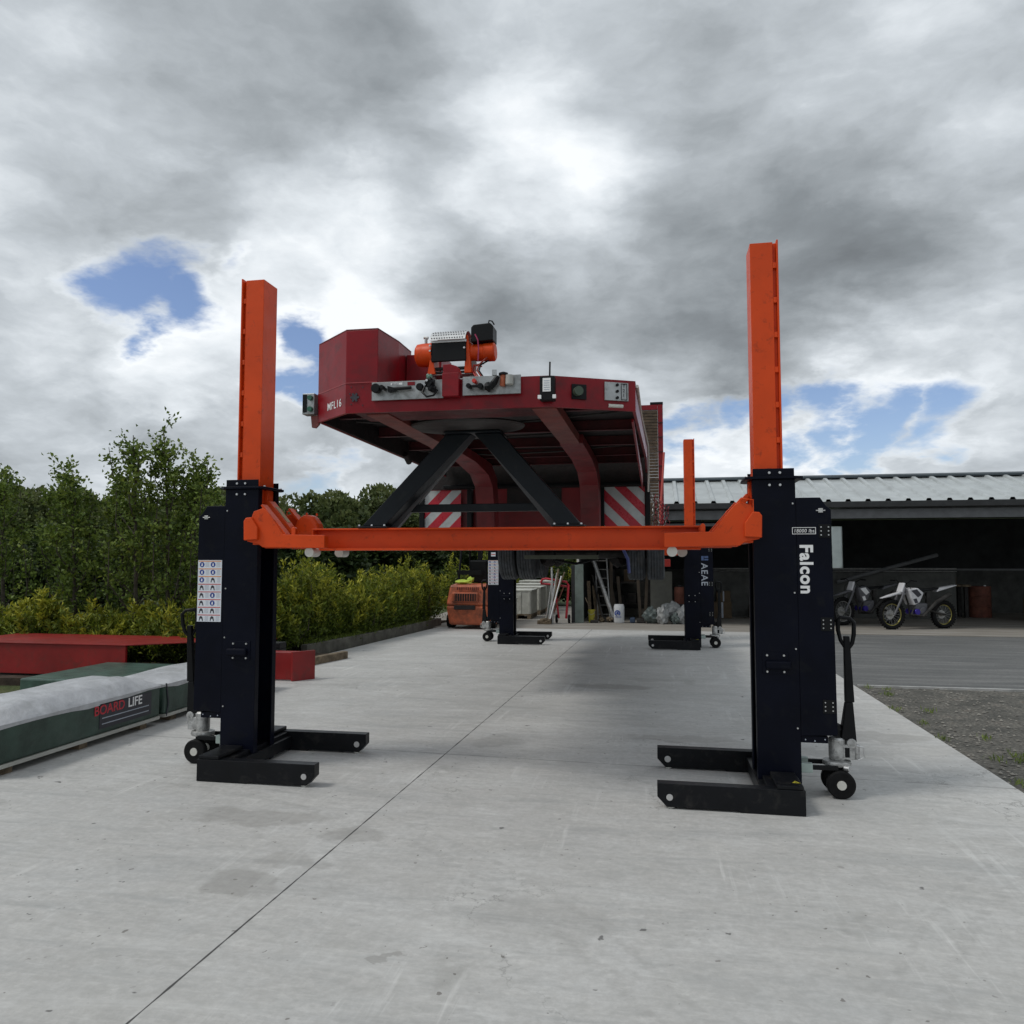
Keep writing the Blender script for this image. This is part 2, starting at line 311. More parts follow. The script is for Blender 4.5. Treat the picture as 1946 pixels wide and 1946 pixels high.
# ------------------------------------------------------------------ ground, concrete, asphalt
def groundmat(name, builder):
    m = bpy.data.materials.new(name); m.use_nodes = True; k = NT(m.node_tree); b = k.n['Principled BSDF']
    g = k.new('ShaderNodeNewGeometry').outputs['Position']; builder(k, b, g); return m
def stretch(k, g, sx, sy, rz=0):
    mp = k.new('ShaderNodeMapping'); k.l.new(g, mp.inputs[0]); mp.inputs['Scale'].default_value = (sx, sy, 1); mp.inputs['Rotation'].default_value = (0, 0, rz)
    return mp.outputs[0]
def concrete(k, b, g):
    sep = k.new('ShaderNodeSeparateXYZ'); k.l.new(g, sep.inputs[0]); X, Y = sep.outputs[0], sep.outputs[1]
    big = k.noise(g, .55, 6, .6, .4).outputs[0]; mid = k.noise(g, 2.6, 7, .68, .6).outputs[0]; fine = k.noise(g, 26, 8, .7).outputs[0]
    c = k.ramp(big, [(.28, (.44, .445, .44)), (.5, (.525, .53, .53)), (.72, (.60, .61, .61))])
    c = k.mix(k.mapr(mid, .35, .7, 0, .55), c, (.40, .39, .375), 'MIX')
    c = k.mix(k.mapr(mid, .56, .74, 0, .6), c, (.62, .63, .625))
    c = k.mix(k.mapr(fine, .40, .62, .32, 0), c, (.30, .30, .29))
    # trowel and broom streaks across the slab, wheel scuffs along it
    st = k.noise(stretch(k, g, .9, 9), 1.0, 6, .7, .5).outputs[0]
    c = k.mix(k.mapr(st, .54, .70, 0, .5), c, (.33, .34, .345))
    st4 = k.noise(stretch(k, g, 3.2, 30), 1.0, 5, .7, .4).outputs[0]
    c = k.mix(k.mapr(st4, .55, .74, 0, .35), c, (.34, .35, .355))
    c = k.mix(k.mapr(st4, .44, .28, 0, .25), c, (.72, .73, .73))
    mm = k.noise(stretch(k, g, 1, 1.6, .4), 8.5, 8, .74, .3).outputs[0]
    c = k.mix(k.mapr(mm, .52, .66, 0, .42), c, (.34, .345, .34)); c = k.mix(k.mapr(mm, .46, .34, 0, .25), c, (.70, .70, .69))
    st2 = k.noise(stretch(k, g, 9, .5, R(8)), 1.0, 5, .65, .3).outputs[0]
    msk = k.mapr(k.noise(g, .7, 3).outputs[0], .5, .62)
    c = k.mix(k.math('MULTIPLY', k.mapr(st2, .56, .68, 0, .55), msk), c, (.64, .65, .65))
    st3 = k.noise(stretch(k, g, 14, .7, R(-28)), 1.0, 4, .6, .2).outputs[0]
    msk3 = k.mapr(k.noise(stretch(k, g, 1, 1, 1.2), .8, 3).outputs[0], .55, .64)
    c = k.mix(k.math('MULTIPLY', k.mapr(st3, .58, .68, 0, .6), msk3), c, (.66, .665, .66))
    st5 = k.noise(stretch(k, g, .55, 2.6), 1.0, 7, .72, .8).outputs[0]
    c = k.mix(k.mapr(st5, .53, .68, 0, .42), c, (.30, .31, .315))
    c = k.mix(k.mapr(st5, .46, .34, 0, .2), c, (.70, .71, .71))
    # damp and oil patches
    pt = k.noise(stretch(k, g, 1, 1, .7), .95, 5, .55, .8).outputs[0]
    c = k.mix(k.mapr(pt, .64, .70, 0, .35, True), c, (.27, .27, .26))
    sp = k.noise(g, 9, 3, .5).outputs[0]
    c = k.mix(k.mapr(sp, .715, .74, 0, .8), c, (.10, .10, .10))
    sp2 = k.noise(stretch(k, g, 1, 1, 2.0), 22, 2, .5).outputs[0]
    c = k.mix(k.math('MULTIPLY', k.mapr(sp2, .70, .73, 0, .7), k.mapr(pt, .42, .52)), c, (.13, .12, .11))
    for px, py, rx, ry, am in ((-1.75, 4.35, .22, .13, .35), (-1.95, 3.95, .17, .10, .30), (-2.05, 3.62, .24, .13, .42), (-2.45, 4.55, .5, .16, .45), (-.62, 9.95, .55, .22, .55), (-.1, 10.6, .35, .15, .35), (-1.1, 3.1, .05, .035, .5), (.9, 4.4, .04, .03, .55), (1.3, 2.6, .035, .03, .6), (.2, 7.2, .5, .16, .42), (1.9, 7.6, .5, .25, .38), (-1.4, 6.8, .3, .2, .25), (-.55, 3.55, .35, .22, .2), (.95, 6.9, .8, .2, .25)):
        d = k.vmath('LENGTH', k.vmath('MULTIPLY', k.vmath('SUBTRACT', k.vmath('ADD', g, k.vmath('SCALE', k.vmath('SUBTRACT', k.noise(g, 4.5, 5).outputs['Color'], (.5, .5, .5)), .45)), (px, py, 0)), (1 / rx, 1 / ry, 0)))
        c = k.mix(k.mapr(d, .75, 1.1, am, 0, True), c, (.25, .245, .235))
    # hairline cracks and curved scuffs left by tyres
    wv_ = k.vmath('ADD', g, k.vmath('SCALE', k.vmath('SUBTRACT', k.noise(g, 1.6, 6, .7).outputs['Color'], (.5, .5, .5)), .9))
    vr = k.new('ShaderNodeTexVoronoi', feature='DISTANCE_TO_EDGE'); k.l.new(wv_, vr.inputs[0]); vr.inputs['Scale'].default_value = .42
    c = k.mix(k.math('MULTIPLY', k.mapr(vr.outputs[0], .0012, .004, .55, 0), k.mapr(big, .5, .6)), c, (.16, .16, .155))
    for ax_, ay_, ar_, th_ in ((-4.0, .5, 4.6, .035), (-4.0, .5, 4.78, .02), (5.5, 1.2, 4.9, .03), (5.5, 1.2, 5.06, .018), (-.5, 14.5, 6.2, .03)):
        dd = k.math('ABSOLUTE', k.math('SUBTRACT', k.vmath('DISTANCE', g, (ax_, ay_, 0)), ar_))
        c = k.mix(k.math('MULTIPLY', k.mapr(dd, th_ * .5, th_ * 1.6, .30, 0, True), k.mapr(mm, .42, .56)), c, (.33, .33, .325))
    c = k.mix(1.0, c, (1.0, .99, .968), 'MULTIPLY')
    # saw-cut joints: one along the slab, cross cuts every bay
    jx = k.math('ABSOLUTE', k.math('SUBTRACT', k.math('MULTIPLY_ADD', k.math('SUBTRACT', Y, 2.477), -.0199, X), -1.823))
    yy = k.math('MULTIPLY_ADD', X, .048, Y)
    jy = k.math('ABSOLUTE', k.math('SUBTRACT', k.math('MODULO', k.math('ADD', yy, 6.0 - 6.19 + 3.0), 6.0), 3.0))
    wob = k.math('MULTIPLY', k.math('SUBTRACT', k.noise(g, 6, 3).outputs[0], .5), .012)
    j = k.math('MAXIMUM', k.mapr(k.math('ADD', jx, wob), .0028, .0062, 1, 0), k.mapr(k.math('ADD', jy, wob), .0022, .0055, .85, 0))
    c = k.mix(j, c, (.07, .07, .068))
    k.l.new(c, b.inputs['Base Color']); b.inputs['Specular IOR Level'].default_value = .3
    k.l.new(k.mapr(mid, .3, .7, .62, .85), b.inputs['Roughness'])
    h = k.math('SUBTRACT', k.math('ADD', k.math('MULTIPLY', fine, .25), k.math('ADD', k.math('MULTIPLY', st, .3), k.math('MULTIPLY', mid, .3))), j)
    bn = k.new('ShaderNodeBump'); bn.inputs['Strength'].default_value = .3; bn.inputs['Distance'].default_value = .006
    k.l.new(h, bn.inputs['Height']); k.l.new(bn.outputs[0], b.inputs['Normal'])
def asphalt(k, b, g):
    n = k.noise(stretch(k, g, .5, 4), 1, 6, .7, .4).outputs[0]; f = k.noise(g, 30, 5, .7).outputs[0]
    c = k.ramp(n, [(.3, (.10, .104, .104)), (.5, (.145, .148, .145)), (.62, (.20, .20, .195)), (.75, (.14, .14, .14))])
    n6 = k.noise(stretch(k, g, .18, 2.2), 1, 7, .75, .3).outputs[0]; c = k.mix(k.mapr(n6, .54, .66, 0, .6), c, (.21, .21, .20)); c = k.mix(k.mapr(n6, .44, .32, 0, .6), c, (.045, .047, .048))
    c = k.mix(k.mapr(f, .35, .65, .4, 0), c, (.04, .04, .04)); k.l.new(c, b.inputs['Base Color']); b.inputs['Roughness'].default_value = .8
def gravel(k, b, g):
    v = k.new('ShaderNodeTexVoronoi'); k.l.new(g, v.inputs[0]); v.inputs['Scale'].default_value = 28
    n = k.noise(g, 3, 6, .7).outputs[0]
    c = k.mix(k.mapr(n, .35, .65), (.09, .09, .078), (.24, .225, .195)); c = k.mix(k.mapr(n, .6, .7, 0, .6), c, (.14, .075, .045))
    c = k.mix(k.mapr(v.outputs['Distance'], .15, .6, 0, .6), c, (.035, .034, .03)); k.l.new(c, b.inputs['Base Color']); b.inputs['Roughness'].default_value = .9
    bn = k.new('ShaderNodeBump'); bn.inputs['Distance'].default_value = .02; k.l.new(v.outputs['Distance'], bn.inputs['Height']); k.l.new(bn.outputs[0], b.inputs['Normal'])
def apron(k, b, g):
    n = k.noise(stretch(k, g, .6, 3), 1, 6, .7).outputs[0]
    k.l.new(k.ramp(n, [(.3, (.20, .18, .155)), (.5, (.27, .25, .22)), (.7, (.35, .335, .31))]), b.inputs['Base Color']); b.inputs['Roughness'].default_value = .85
def grass(k, b, g):
    n = k.noise(g, .8, 8, .7).outputs[0]
    k.l.new(k.ramp(n, [(.3, (.025, .045, .012)), (.55, (.06, .085, .02)), (.75, (.11, .11, .04))]), b.inputs['Base Color']); b.inputs['Roughness'].default_value = .9
    bn = k.new('ShaderNodeBump'); bn.inputs['Distance'].default_value = .1; k.l.new(k.noise(g, 14, 6).outputs[0], bn.inputs['Height']); k.l.new(bn.outputs[0], b.inputs['Normal'])
struct(MB().quad((-400, -60, -.05), (400, -60, -.05), (400, 700, -.05), (-400, 700, -.05)).build('ground', groundmat('meadow', grass)))
PADX = 2.46
pad = MB().prism([(-6.2, -8), (PADX, -8), (PADX, 11.6), (2.62, 17.2), (2.7, 18.0), (-5.2, 18.0), (-5.34, 16), (-5.62, 12.2), (-6.2, 11.3)], 'z', -.15, 0)
struct(pad.build('concrete_pad', groundmat('slab_concrete', concrete)))
struct(MB().prism([(2.47, 10.68), (30, 10.55), (30, 17.95), (2.75, 17.95), (2.72, 18), (2.63, 17.2), (2.465, 11.6)], 'z', -.10, -.012).build('asphalt_lane', groundmat('asphalt', asphalt)))
struct(MB().prism([(2.464, -8), (30, -8), (30, 10.56), (2.8, 10.69), (2.464, 10.69)], 'z', -.10, -.018).build('gravel_strip', groundmat('gravel', gravel)))
struct(MB().prism([(2.5, 10.60), (30, 10.47), (30, 10.53), (2.8, 10.66), (2.5, 10.66)], 'z', -.09, .008).build('lane_edging', mat('pale_kerb', (.34, .34, .33), .8, var=.15)))
struct(MB().box(-9, 30, 18.02, 19.9, -.1, -.004).build('shed_apron', groundmat('apron_dust', apron)))
struct(MB().box(-6.5, 30, 19.904, 27, -.1, -.008).build('yard_floor', groundmat('floor_dust', apron)))
# ------------------------------------------------------------------ mobile column lifts
def screws(name, pts, r, axis, parent, m=ZINC, h=.008):
    for p in pts:
        mb = MB(); q = list(p); e = list(p); i = 'xyz'.index(axis[-1]); e[i] += h * (-1 if axis[0] == '-' else 1)
        mb.cyl(q, e, r, r * .8, 10); mb.build(name, m, parent)
def wheel_prof(r, w, hub=None):
    return [(r * .25, -w / 2), (r * .9, -w / 2), (r, -w * .32), (r, w * .32), (r * .9, w / 2), (r * .25, w / 2)]
def lift(label, loc, rz, side, hump=False, detail=True, tilt=0.0, mirror=1):
    T = thing('column_lift', label, 'vehicle lift', loc, rz, 'mobile column lifts', world=False)
    for s in (-1, 1):
        a, b_ = sorted((s * .53, s * .445))
        leg = MB().prism([(0, .16), (0, .075), (.06, .012), (.50, .012), (.52, .002), (.915, .002), (.915, .158)], 'y', a, b_).build('base_leg', LEGP, T, .004)
        MB().cyl((.085, s * .487 - .03, .037), (.085, s * .487 + .03, .037), .037, n=18).build('roller', CREAM, leg, smooth=True)
        f = s * .53
        MB().cyl((.078, f, .075), (.078, f + s * .006, .075), .021, n=18).build('axle_cap', ZINC, leg, .001)
        g = s * .445
        MB().cyl((.078, g, .075), (.078, g - s * .006, .075), .024, n=18).build('axle_cap', ZINC, leg, .001)
    MB().box(.70, .90, -.444, .444, .03, .15).box(.66, .72, -.444, .444, .03, .12).build('base_plate', LEGP, T, .003)
    fb = MB(); fb.box(.745, .905, -.525, -.19, .1585, .185); fb.build('foot_cover', LEGP, T, .006)
    MB().box(.745, .905, .19, .525, .1585, .185).build('foot_cover', LEGP, T, .006)
    tri = MB(); tri.prism([(.845, -.46), (.895, -.46), (.87, -.41)], 'z', .186, .1875); w_ = tri.build('warning_triangle', YEL, T)
    w_['label'] = 'yellow and black warning triangle'
    MB().prism([(.868, -.452), (.873, -.452), (.8705, -.428)], 'z', .1876, .189).build('exclamation_mark', BLKP, w_)
    # column: channel open towards the vehicle
    o, i = .165, .155
    col_ = MB().prism([(.672, -o), (.955, -o), (.955, o), (.672, o), (.672, .105), (.684, .105), (.684, i), (.943, i), (.943, -i), (.684, -i), (.684, -.105), (.672, -.105)], 'z', .012, 2.16).build('column', BLACKP, T, .003)
    MB().box(.676, .95, -.1655, -.158, 2.181, 2.235).box(.676, .95, .158, .1655, 2.181, 2.235).box(.943, .95, -.158, .158, 2.181, 2.235).build('collar', BLACKP, T, .002)
    MB().prism([(.625, -.16), (.66, -.19), (.955, -.19), (1.01, -.15), (1.01, .15), (.955, .19), (.66, .19), (.625, .16)], 'z', 2.161, 2.18).build('top_plate', BLACKP, T, .003)
    for s, ax in ((-1, '-y'), (1, '+y')):
        screws('bolt', [(.785, s * .1655, 2.205), (.855, s * .1655, 2.205), (.785, s * .1655, 2.12), (.855, s * .1655, 2.12)], .0105, ax, T)
    screws('bolt', [(.64, -.13, 2.18), (.64, .13, 2.18)], .012, '+z', T)
    # mast
    mz = 3.86
    ms = MB().prism([(.692, -.11), (.848, -.11), (.848, .11), (.692, .11)], 'z', 1.75, mz)
    ms.box(.872, .884, -.122, .122, 1.9, mz + .012); ms.box(.848, .872, -.085, .085, 1.9, mz)
    mast = ms.build('mast', ORANGE, T, .003)
    for q in range(6):
        for s in (-1, 1): MB().box(.8485, .8715, min(s * .086, s * .112), max(s * .086, s * .112), 2.42 + q * .25, 2.46 + q * .25).build('locking_rung', ORANGE, mast, .003)
    # carriage
    pl = [(.066, 1.79), (.066, 1.692), (.57, 1.70), (.605, 1.725), (.70, 1.745), (.70, 1.905), (.667, 1.93), (.65, 1.975), (.62, 1.985), (.575, 2.0), (.535, 1.975), (.40, 1.797)]
    ca = MB(); ca.prism(pl, 'y', -.275, -.262); ca.prism(pl, 'y', .262, .275)
    ca.box(.55, .66, -.2615, .2615, 1.72, 1.735); ca.box(.555, .565, -.2615, -.05, 1.736, 1.86); ca.box(.555, .565, .05, .2615, 1.736, 1.86)
    car = ca.build('carriage', ORANGE, T, .004)
    for s in (-1, 1):
        a, b_ = sorted((s * .276, s * .305))
        MB().prism([(.60, 1.76), (.712, 1.752), (.716, 1.90), (.70, 1.925), (.655, 1.93), (.60, 1.85)], 'y', a, b_).build('guide_housing', ORANGE, car, .006)
        a, b_ = sorted((s * .2615, s * .18))
        MB().box(.075, .56, a, b_, 1.693, 1.707).box(.075, .085, a, b_, 1.708, 1.785).build('fork_arm', ORANGE, car, .003)
        # sloping cradle face of this fork
        MB().prism([(.385, 1.80), (.40, 1.79), (.60, 2.02), (.588, 2.032)], 'y', a, b_).build('cradle_face', ORANGE, car, .003)
        a, b_ = sorted((s * .258, s * .215))
        MB().prism([(.31, 1.708), (.345, 1.708), (.345, 1.84), (.338, 1.853), (.322, 1.855), (.31, 1.84)], 'y', a, b_).build('lug', ORANGE, car, .006)
        a, b_ = sorted((s * .25, s * .12))
        MB().cyl((.20 if s > 0 else .12, a, 1.662), (.20 if s > 0 else .12, b_, 1.662), .036, n=20).build('fork_roller', CREAM, car, smooth=True)
    MB().box(.66, .692, -.04, .04, 1.88, 2.16).build('chain_plate', ORANGE, car, .003)
    gs = MB().prism([(.66, 2.06), (.66, 2.03), (.44, 1.80), (.425, 1.82), (.645, 2.075)], 'y', -.05, .05).build('gusset', ORANGE, car, .003)
    MB().prism([(.5995, 2.027), (.6005, 2.0285), (.4945, 1.9045), (.4935, 1.903)], 'y', -.03, .03).build('gusset_label', mat('tan_label', (.42, .30, .16), .6), gs)
    MB().tube([(.66, -.29, 1.93), (.66, -.29, 2.01), (.58, -.29, 2.02), (.585, -.28, 1.99)], .0045, 6).build('wire_guide', ORANGE, car)
    if hump:
        MB().prism([(.28, 1.80), (.315, 1.90), (.36, 1.965), (.44, 1.975), (.49, 1.93), (.53, 1.84), (.54, 1.80)], 'y', -.258, -.12).build('wheel_stop', ORANGE, car, .03)
        screws('stop_bolt', [(.35, -.2, 1.965), (.42, -.16, 1.968)], .01, '+z', car, ORANGE, .02)
    # cabinet
    MB().prism([(.956, 2.03), (1.115, 2.03), (1.15, 1.975), (1.183, 1.945), (1.19, .43), (.956, .42)], 'y', -.163, .163).build('cabinet', BLACKP, T, .004)
    MB().box(.957, 1.13, -.155, .155, .375, .4195).build('cabinet_skirt', BLACKP, T, .002)
    for s, ax in ((-1, '-y'), (1, '+y')):
        for zc in ((.62, 1.17, 1.80) if s < 0 else ()):
            a, b_ = sorted((s * .1635, s * .1675))
            hg = MB().box(1.10, 1.178, a, b_, zc - .045, zc + .045).build('hinge', PLAST, T, .001)
            screws('screw', [(1.10 + dx, a, zc + dz) for dx in (.015, .063) for dz in (-.027, 0, .027)], .0055, '-y', hg, h=.003)
        screws('rivet', [(.935, s * .1655, 1.99), (.935, s * .1655, 1.38), (.935, s * .1655, .47), (.935, s * .1655, 1.0)], .007, ax, T, h=.004)
        a, b_ = sorted((s * .1635, s * .172))
        lt = MB().box(1.10, 1.13, a, b_, 1.925, 1.955).build('latch', CAST, T, .002)
        MB().cyl((1.085, s * .166, 1.94), (1.145, s * .166, 1.94), .004, n=8).build('latch_pin', ZINC, lt)
        screws('skirt_bolt', [(.985, s * .1555, .395), (1.045, s * .1555, .388), (1.11, s * .1555, .40)], .005, ax, T, m=GREYP, h=.003)
        # push bracket with its bar
        a, b_ = sorted((s * .1655, s * .171))
        br = MB().box(.715, .885, a, b_, .83, .975).build('bracket_plate', BLACKP, T, .002)
        a, b_ = sorted((s * .1712, s * .205))
        MB().box(.735, .90, a, b_, .865, .92).build('bracket_bar', BLACKP, br, .012)
        screws('bolt', [(.745, s * .171, .955), (.855, s * .171, .955), (.745, s * .171, .845), (.855, s * .171, .845)], .0085, ax, br)
    # lettering / stickers
    if side[0] == 'word':
        bx, sz = 1.035, .105
        textmesh('lettering', side[1], side[2], WHITE if side[1] == 'Falcon' else GREYP, T, (side[3], -.1645, side[4]), (0, 0, -1), (1, 0, 0), bold=side[5], space=1.12)
        if side[1] == 'Falcon':
            textmesh('capacity_text', '18000 lbs.', .035, WHITE, T, (.937, -.1645, 1.7905), (1, 0, 0), (0, 0, 1), bold=0, shear=.15, sx=.90, space=1.10)
            fr = MB(); x0, x1, z0, z1, t = .928, 1.082, 1.779, 1.826, .0035
            fr.box(x0, x1, -.1655, -.1635, z0, z0 + t).box(x0, x1, -.1655, -.1635, z1 - t, z1).box(x0, x0 + t, -.1655, -.1635, z0 + t, z1 - t).box(x1 - t, x1, -.1655, -.1635, z0 + t, z1 - t)
            fr.build('capacity_frame', WHITE, T)
        else:
            lg = MB(); lg.box(.975, 1.02, -.166, -.1635, 1.60, 1.68).box(1.03, 1.10, -.166, -.1635, 1.60, 1.63).box(1.03, 1.10, -.166, -.1635, 1.645, 1.68).build('blue_emblem', mat('emblem_blue', (.06, .10, .22), .4), T)
    else:
        x1, x0, z0, z1 = 1.178, .972, 1.12, 1.602   # seen from the +v side, x runs to the left
        st = MB().box(x0, x1, .1636, .1655, z0, z1).build('safety_sticker', STICK, T)
        rh = (z1 - z0) / 8
        def one(nm, m_, fn): q_ = MB(); fn(q_); q_.build(nm, m_, st)
        for r_ in range(8):
            zt = z1 - r_ * rh
            one('stripe', ORAP if r_ < 3 else REDP, lambda b: b.box(x0 + .006, x1 - .006, .1656, .1662, zt - .0115, zt - .0055))
            zc = zt - rh * .58
            for ci, xc in enumerate((x1 - .035, x1 - .130)):
                blue = (r_ < 2) or (r_ == 2 and ci == 0) or (r_ == 4 and ci == 1) or (r_ == 5 and ci == 1)
                if blue:
                    one('blue_pictogram', BLUEP, lambda b: b.cyl((xc, .1656, zc), (xc, .1664, zc), .0205, n=18))
                    one('white_figure', WHITE, lambda b: b.prism([(xc - .006, zc - .012), (xc + .007, zc - .010), (xc + .004, zc + .004), (xc + .002, zc + .012), (xc - .005, zc + .008)], 'y', .1665, .1668))
                else:
                    one('black_pictogram', BLKP, lambda b: b.prism([(xc - .019, zc - .020), (xc - .011, zc - .020), (xc - .006, zc - .002), (xc + .007, zc - .002), (xc + .011, zc - .019), (xc + .018, zc - .019), (xc + .012, zc + .012), (xc, zc + .019), (xc - .013, zc + .010)], 'y', .1656, .1664))
                def cap(b):
                    for q in range(5):
                        zq = zc + .016 - q * .008; b.box(xc - .062, xc - .027 - .006 * ((q * 3 + r_) % 3), .1656, .1661, zq - .0014, zq + .0014)
                one('caption_text', GREYP, cap)
        if len(side) > 1:
            s2 = MB().box(1.03, 1.12, .1636, .1655, 1.68, 1.76).build('small_label', STICK, T)
            MB().box(1.035, 1.115, .1656, .166, 1.71, 1.725).build('label_stripe', REDP, s2)
    # steering pump, drawbar and wheels
    PO = .05
    for v in (-.095, .075):
        MB().box(.956, 1.20, v - .012, v + .012, .185, .215).build('drawbar', PLAST, T, .003)
        MB().box(.957, 1.035, v - .02, v + .02, .165, .228).build('clamp_block', mat('pale_zinc', (.42, .50, .47), .4, .5), T, .003)
        wh = MB().lathe(wheel_prof(.093, .055), (1.215, v, .094), 'y', 32).build('wheel', RUB, T, smooth=True)
        for q in (-1, 1): MB().cyl((1.215, v, .094), (1.215, v + q * .034, .094), .034, .030, 20).build('hub', CREAM, wh, smooth=True)
    MB().lathe([(.02, 0), (.09, 0), (.095, .012), (.09, .03), (.06, .036), (.02, .036)], (1.21, -.01, .205), 'z', 28, .9).build('swivel_plate', CAST, T, smooth=True)
    MB().box(1.15, 1.24, -.06, .05, .17, .204).build('axle_block', PLAST, T, .008)
    MB().cyl((1.245, -.075, .20), (1.275, -.095, .20), .022, n=14).build('grease_cap', ZINC, T, .003)
    _n0 = len(C.objects)
    _before = set(o_.name for o_ in C.objects)
    pb = MB(); pb.lathe([(.02, 0), (.052, 0), (.056, .02), (.056, .135), (.046, .15), (.02, .15)], (1.165, -.01, .242), 'z', 24)
    pb.box(1.19, 1.27, -.055, .035, .25, .35); pb.cyl((1.25, -.06, .36), (1.25, .04, .36), .032, n=16); pb.cyl((1.285, -.03, .25), (1.285, -.03, .35), .02, n=12)
    pump = pb.build('pump_body', CAST, T, .004, smooth=False)
    MB().box(1.205, 1.235, -.058, -.0555, .265, .33).build('pump_valve', PLAST, pump, .001)
    MB().tube([(1.28, -.05, .345), (1.325, -.05, .335), (1.33, -.05, .27), (1.29, -.05, .25)], .005, 8).build('release_lever', ZINC, pump)
    MB().lathe([(.01, 0), (.035, .0), (.032, .03), (.04, .045), (.03, .075), (.01, .085)], (1.165, -.01, .40), 'z', 16).build('ram_cap', PLAST, pump, smooth=True)
    t = tilt
    def L(u, v, z):   # the tiller leans by t away from the pump head
        return (u + (z - .36) * t, v + (z - .36) * (.12 if mirror < 0 else 0), z)
    tl = MB()
    tl.hexa([L(1.185, -.05, .385), L(1.285, -.05, .365), L(1.285, .03, .365), L(1.185, .03, .385)], [L(1.222, -.032, .63), L(1.272, -.032, .63), L(1.272, .012, .63), L(1.222, .012, .63)])
    tl.hexa([L(1.222, -.032, .6302), L(1.282, -.032, .6302), L(1.282, .012, .6302), L(1.222, .012, .6302)], [L(1.224, -.028, 1.08), L(1.262, -.028, 1.08), L(1.262, .008, 1.08), L(1.224, .008, 1.08)])
    til = tl.build('tiller', PLAST, T, .006)
    lp = [L(1.243, -.01, .985), L(1.205, -.01, 1.05), L(1.19, -.01, 1.12), L(1.192, -.01, 1.19), L(1.205, -.01, 1.208), L(1.27, -.01, 1.20), L(1.295, -.01, 1.17), L(1.292, -.01, 1.09), L(1.28, -.01, 1.03), L(1.25, -.01, .985)]
    if mirror < 0: lp = [Vector(p) + Vector((0, (p[0] - 1.243) * .4 , 0)) for p in lp]
    MB().tube(lp, [.012, .013, .015, .014, .013, .013, .014, .015, .014, .012], 10).build('loop_handle', PLAST, til, smooth=True)
    for o_ in C.objects:
        if o_.name not in _before and o_.type == 'MESH':
            for v_ in o_.data.vertices: v_.co.x += PO
    return T
lift('navy black column lift lettered Falcon and 18000 lbs, nearest the camera at the right', (-.02, 5.70, 0), 0, ('word', 'Falcon', .116, .978, 1.710, .0042))
lift('navy black column lift with a large white safety sticker, near left beside the green packs', (-2.395, 5.70, 0), math.pi, ('sticker',), hump=True, mirror=-1)
lift('distant black column lift lettered AEAE down its side, by the bags at the shed', (-.19, 14.72, 0), R(1), ('word', 'AEAE', .165, .975, 1.55, .002))
lift('distant black column lift with a white sticker standing just right of the orange forklift', (-2.12, 15.08, 0), math.pi, ('sticker', 1))

# ------------------------------------------------------------------ crossbeams and stand
def crossbeam(x0, x1, yc, z0, z1, label):
    T = thing('crossbeam', label, 'steel beam', ((x0 + x1) / 2, yc, z0), group='orange beams slung between paired lifts')
    b = MB(); b.box(x0, x1, yc - .075, yc + .075, z1 - .013, z1); b.box(x0, x1, yc - .075, yc + .075, z0, z0 + .015); b.box(x0, x1, yc - .006, yc + .006, z0 + .0152, z1 - .0132)
    b.build('channel', ORANGE, T, .002)
    for x in (x0, x1 - .012): MB().box(x, x + .012, yc - .074, yc - .0065, z0 + .0155, z1 - .0135).build('end_plate', ORANGE, T)
    return T
crossbeam(-2.63, .30, 5.64, 1.676, 1.846, 'long orange steel beam spanning the two near lifts under the black stand')
crossbeam(-2.60, .35, 14.9, 1.70, 1.86, 'orange steel beam between the two distant lifts behind the tyres')
T = thing('support_stand', 'black steel A-frame stand on the near orange beam holding up the red trailer', 'trestle', (-1.36, 5.64, 1.847))
for sgn, foot, apex, y0, y1 in ((-1, (-2.215, -2.04), (-1.56, -1.36), 5.56, 5.72), (1, (-.545, -.715), (-1.135, -1.335), 5.55, 5.71)):
    lg = MB().prism([(foot[0], 1.862), (foot[1], 1.862), (apex[1], 2.545), (apex[0], 2.545)], 'y', y0, y1).build('leg', STAND, T, .004)
    xa, xb = sorted((foot[0] - .02 * -sgn * -1, foot[1]))
    fx0, fx1 = min(foot) - .04, max(foot) + .025
    fp = MB().box(fx0, fx1, 5.545, 5.735, 1.848, 1.861).build('foot_plate', STAND, T, .002)
    screws('nut', [(fx0 + .02, 5.552, 1.8612), ((fx0 + fx1) / 2, 5.552, 1.8612), (fx1 - .02, 5.552, 1.8612)], .009, '+z', fp, h=.012)
MB().box(-1.93, -.86, 5.745, 5.80, 1.975, 2.035).build('tie_bar', STAND, T, .004)
MB().hexa([(-2.08, 5.74, 1.85), (-2.0, 5.74, 1.85), (-2.0, 5.80, 1.85), (-2.08, 5.80, 1.85)], [(-1.46, 5.74, 2.54), (-1.40, 5.74, 2.54), (-1.40, 5.80, 2.54), (-1.46, 5.80, 2.54)]).build('rear_brace', mat('lit_stand_steel', (.10, .10, .105), .5), T, .003)  # stand steel coloured lighter to show its inner faces lit
MB().hexa([(-.78, 5.74, 1.85), (-.70, 5.74, 1.85), (-.70, 5.80, 1.85), (-.78, 5.80, 1.85)], [(-1.34, 5.74, 2.54), (-1.28, 5.74, 2.54), (-1.28, 5.80, 2.54), (-1.34, 5.80, 2.54)]).build('rear_brace', MATS['lit_stand_steel'], T, .003)
MB().box(-1.56, -1.13, 5.50, 5.80, 2.546, 2.561).build('head_plate', STAND, T, .003)

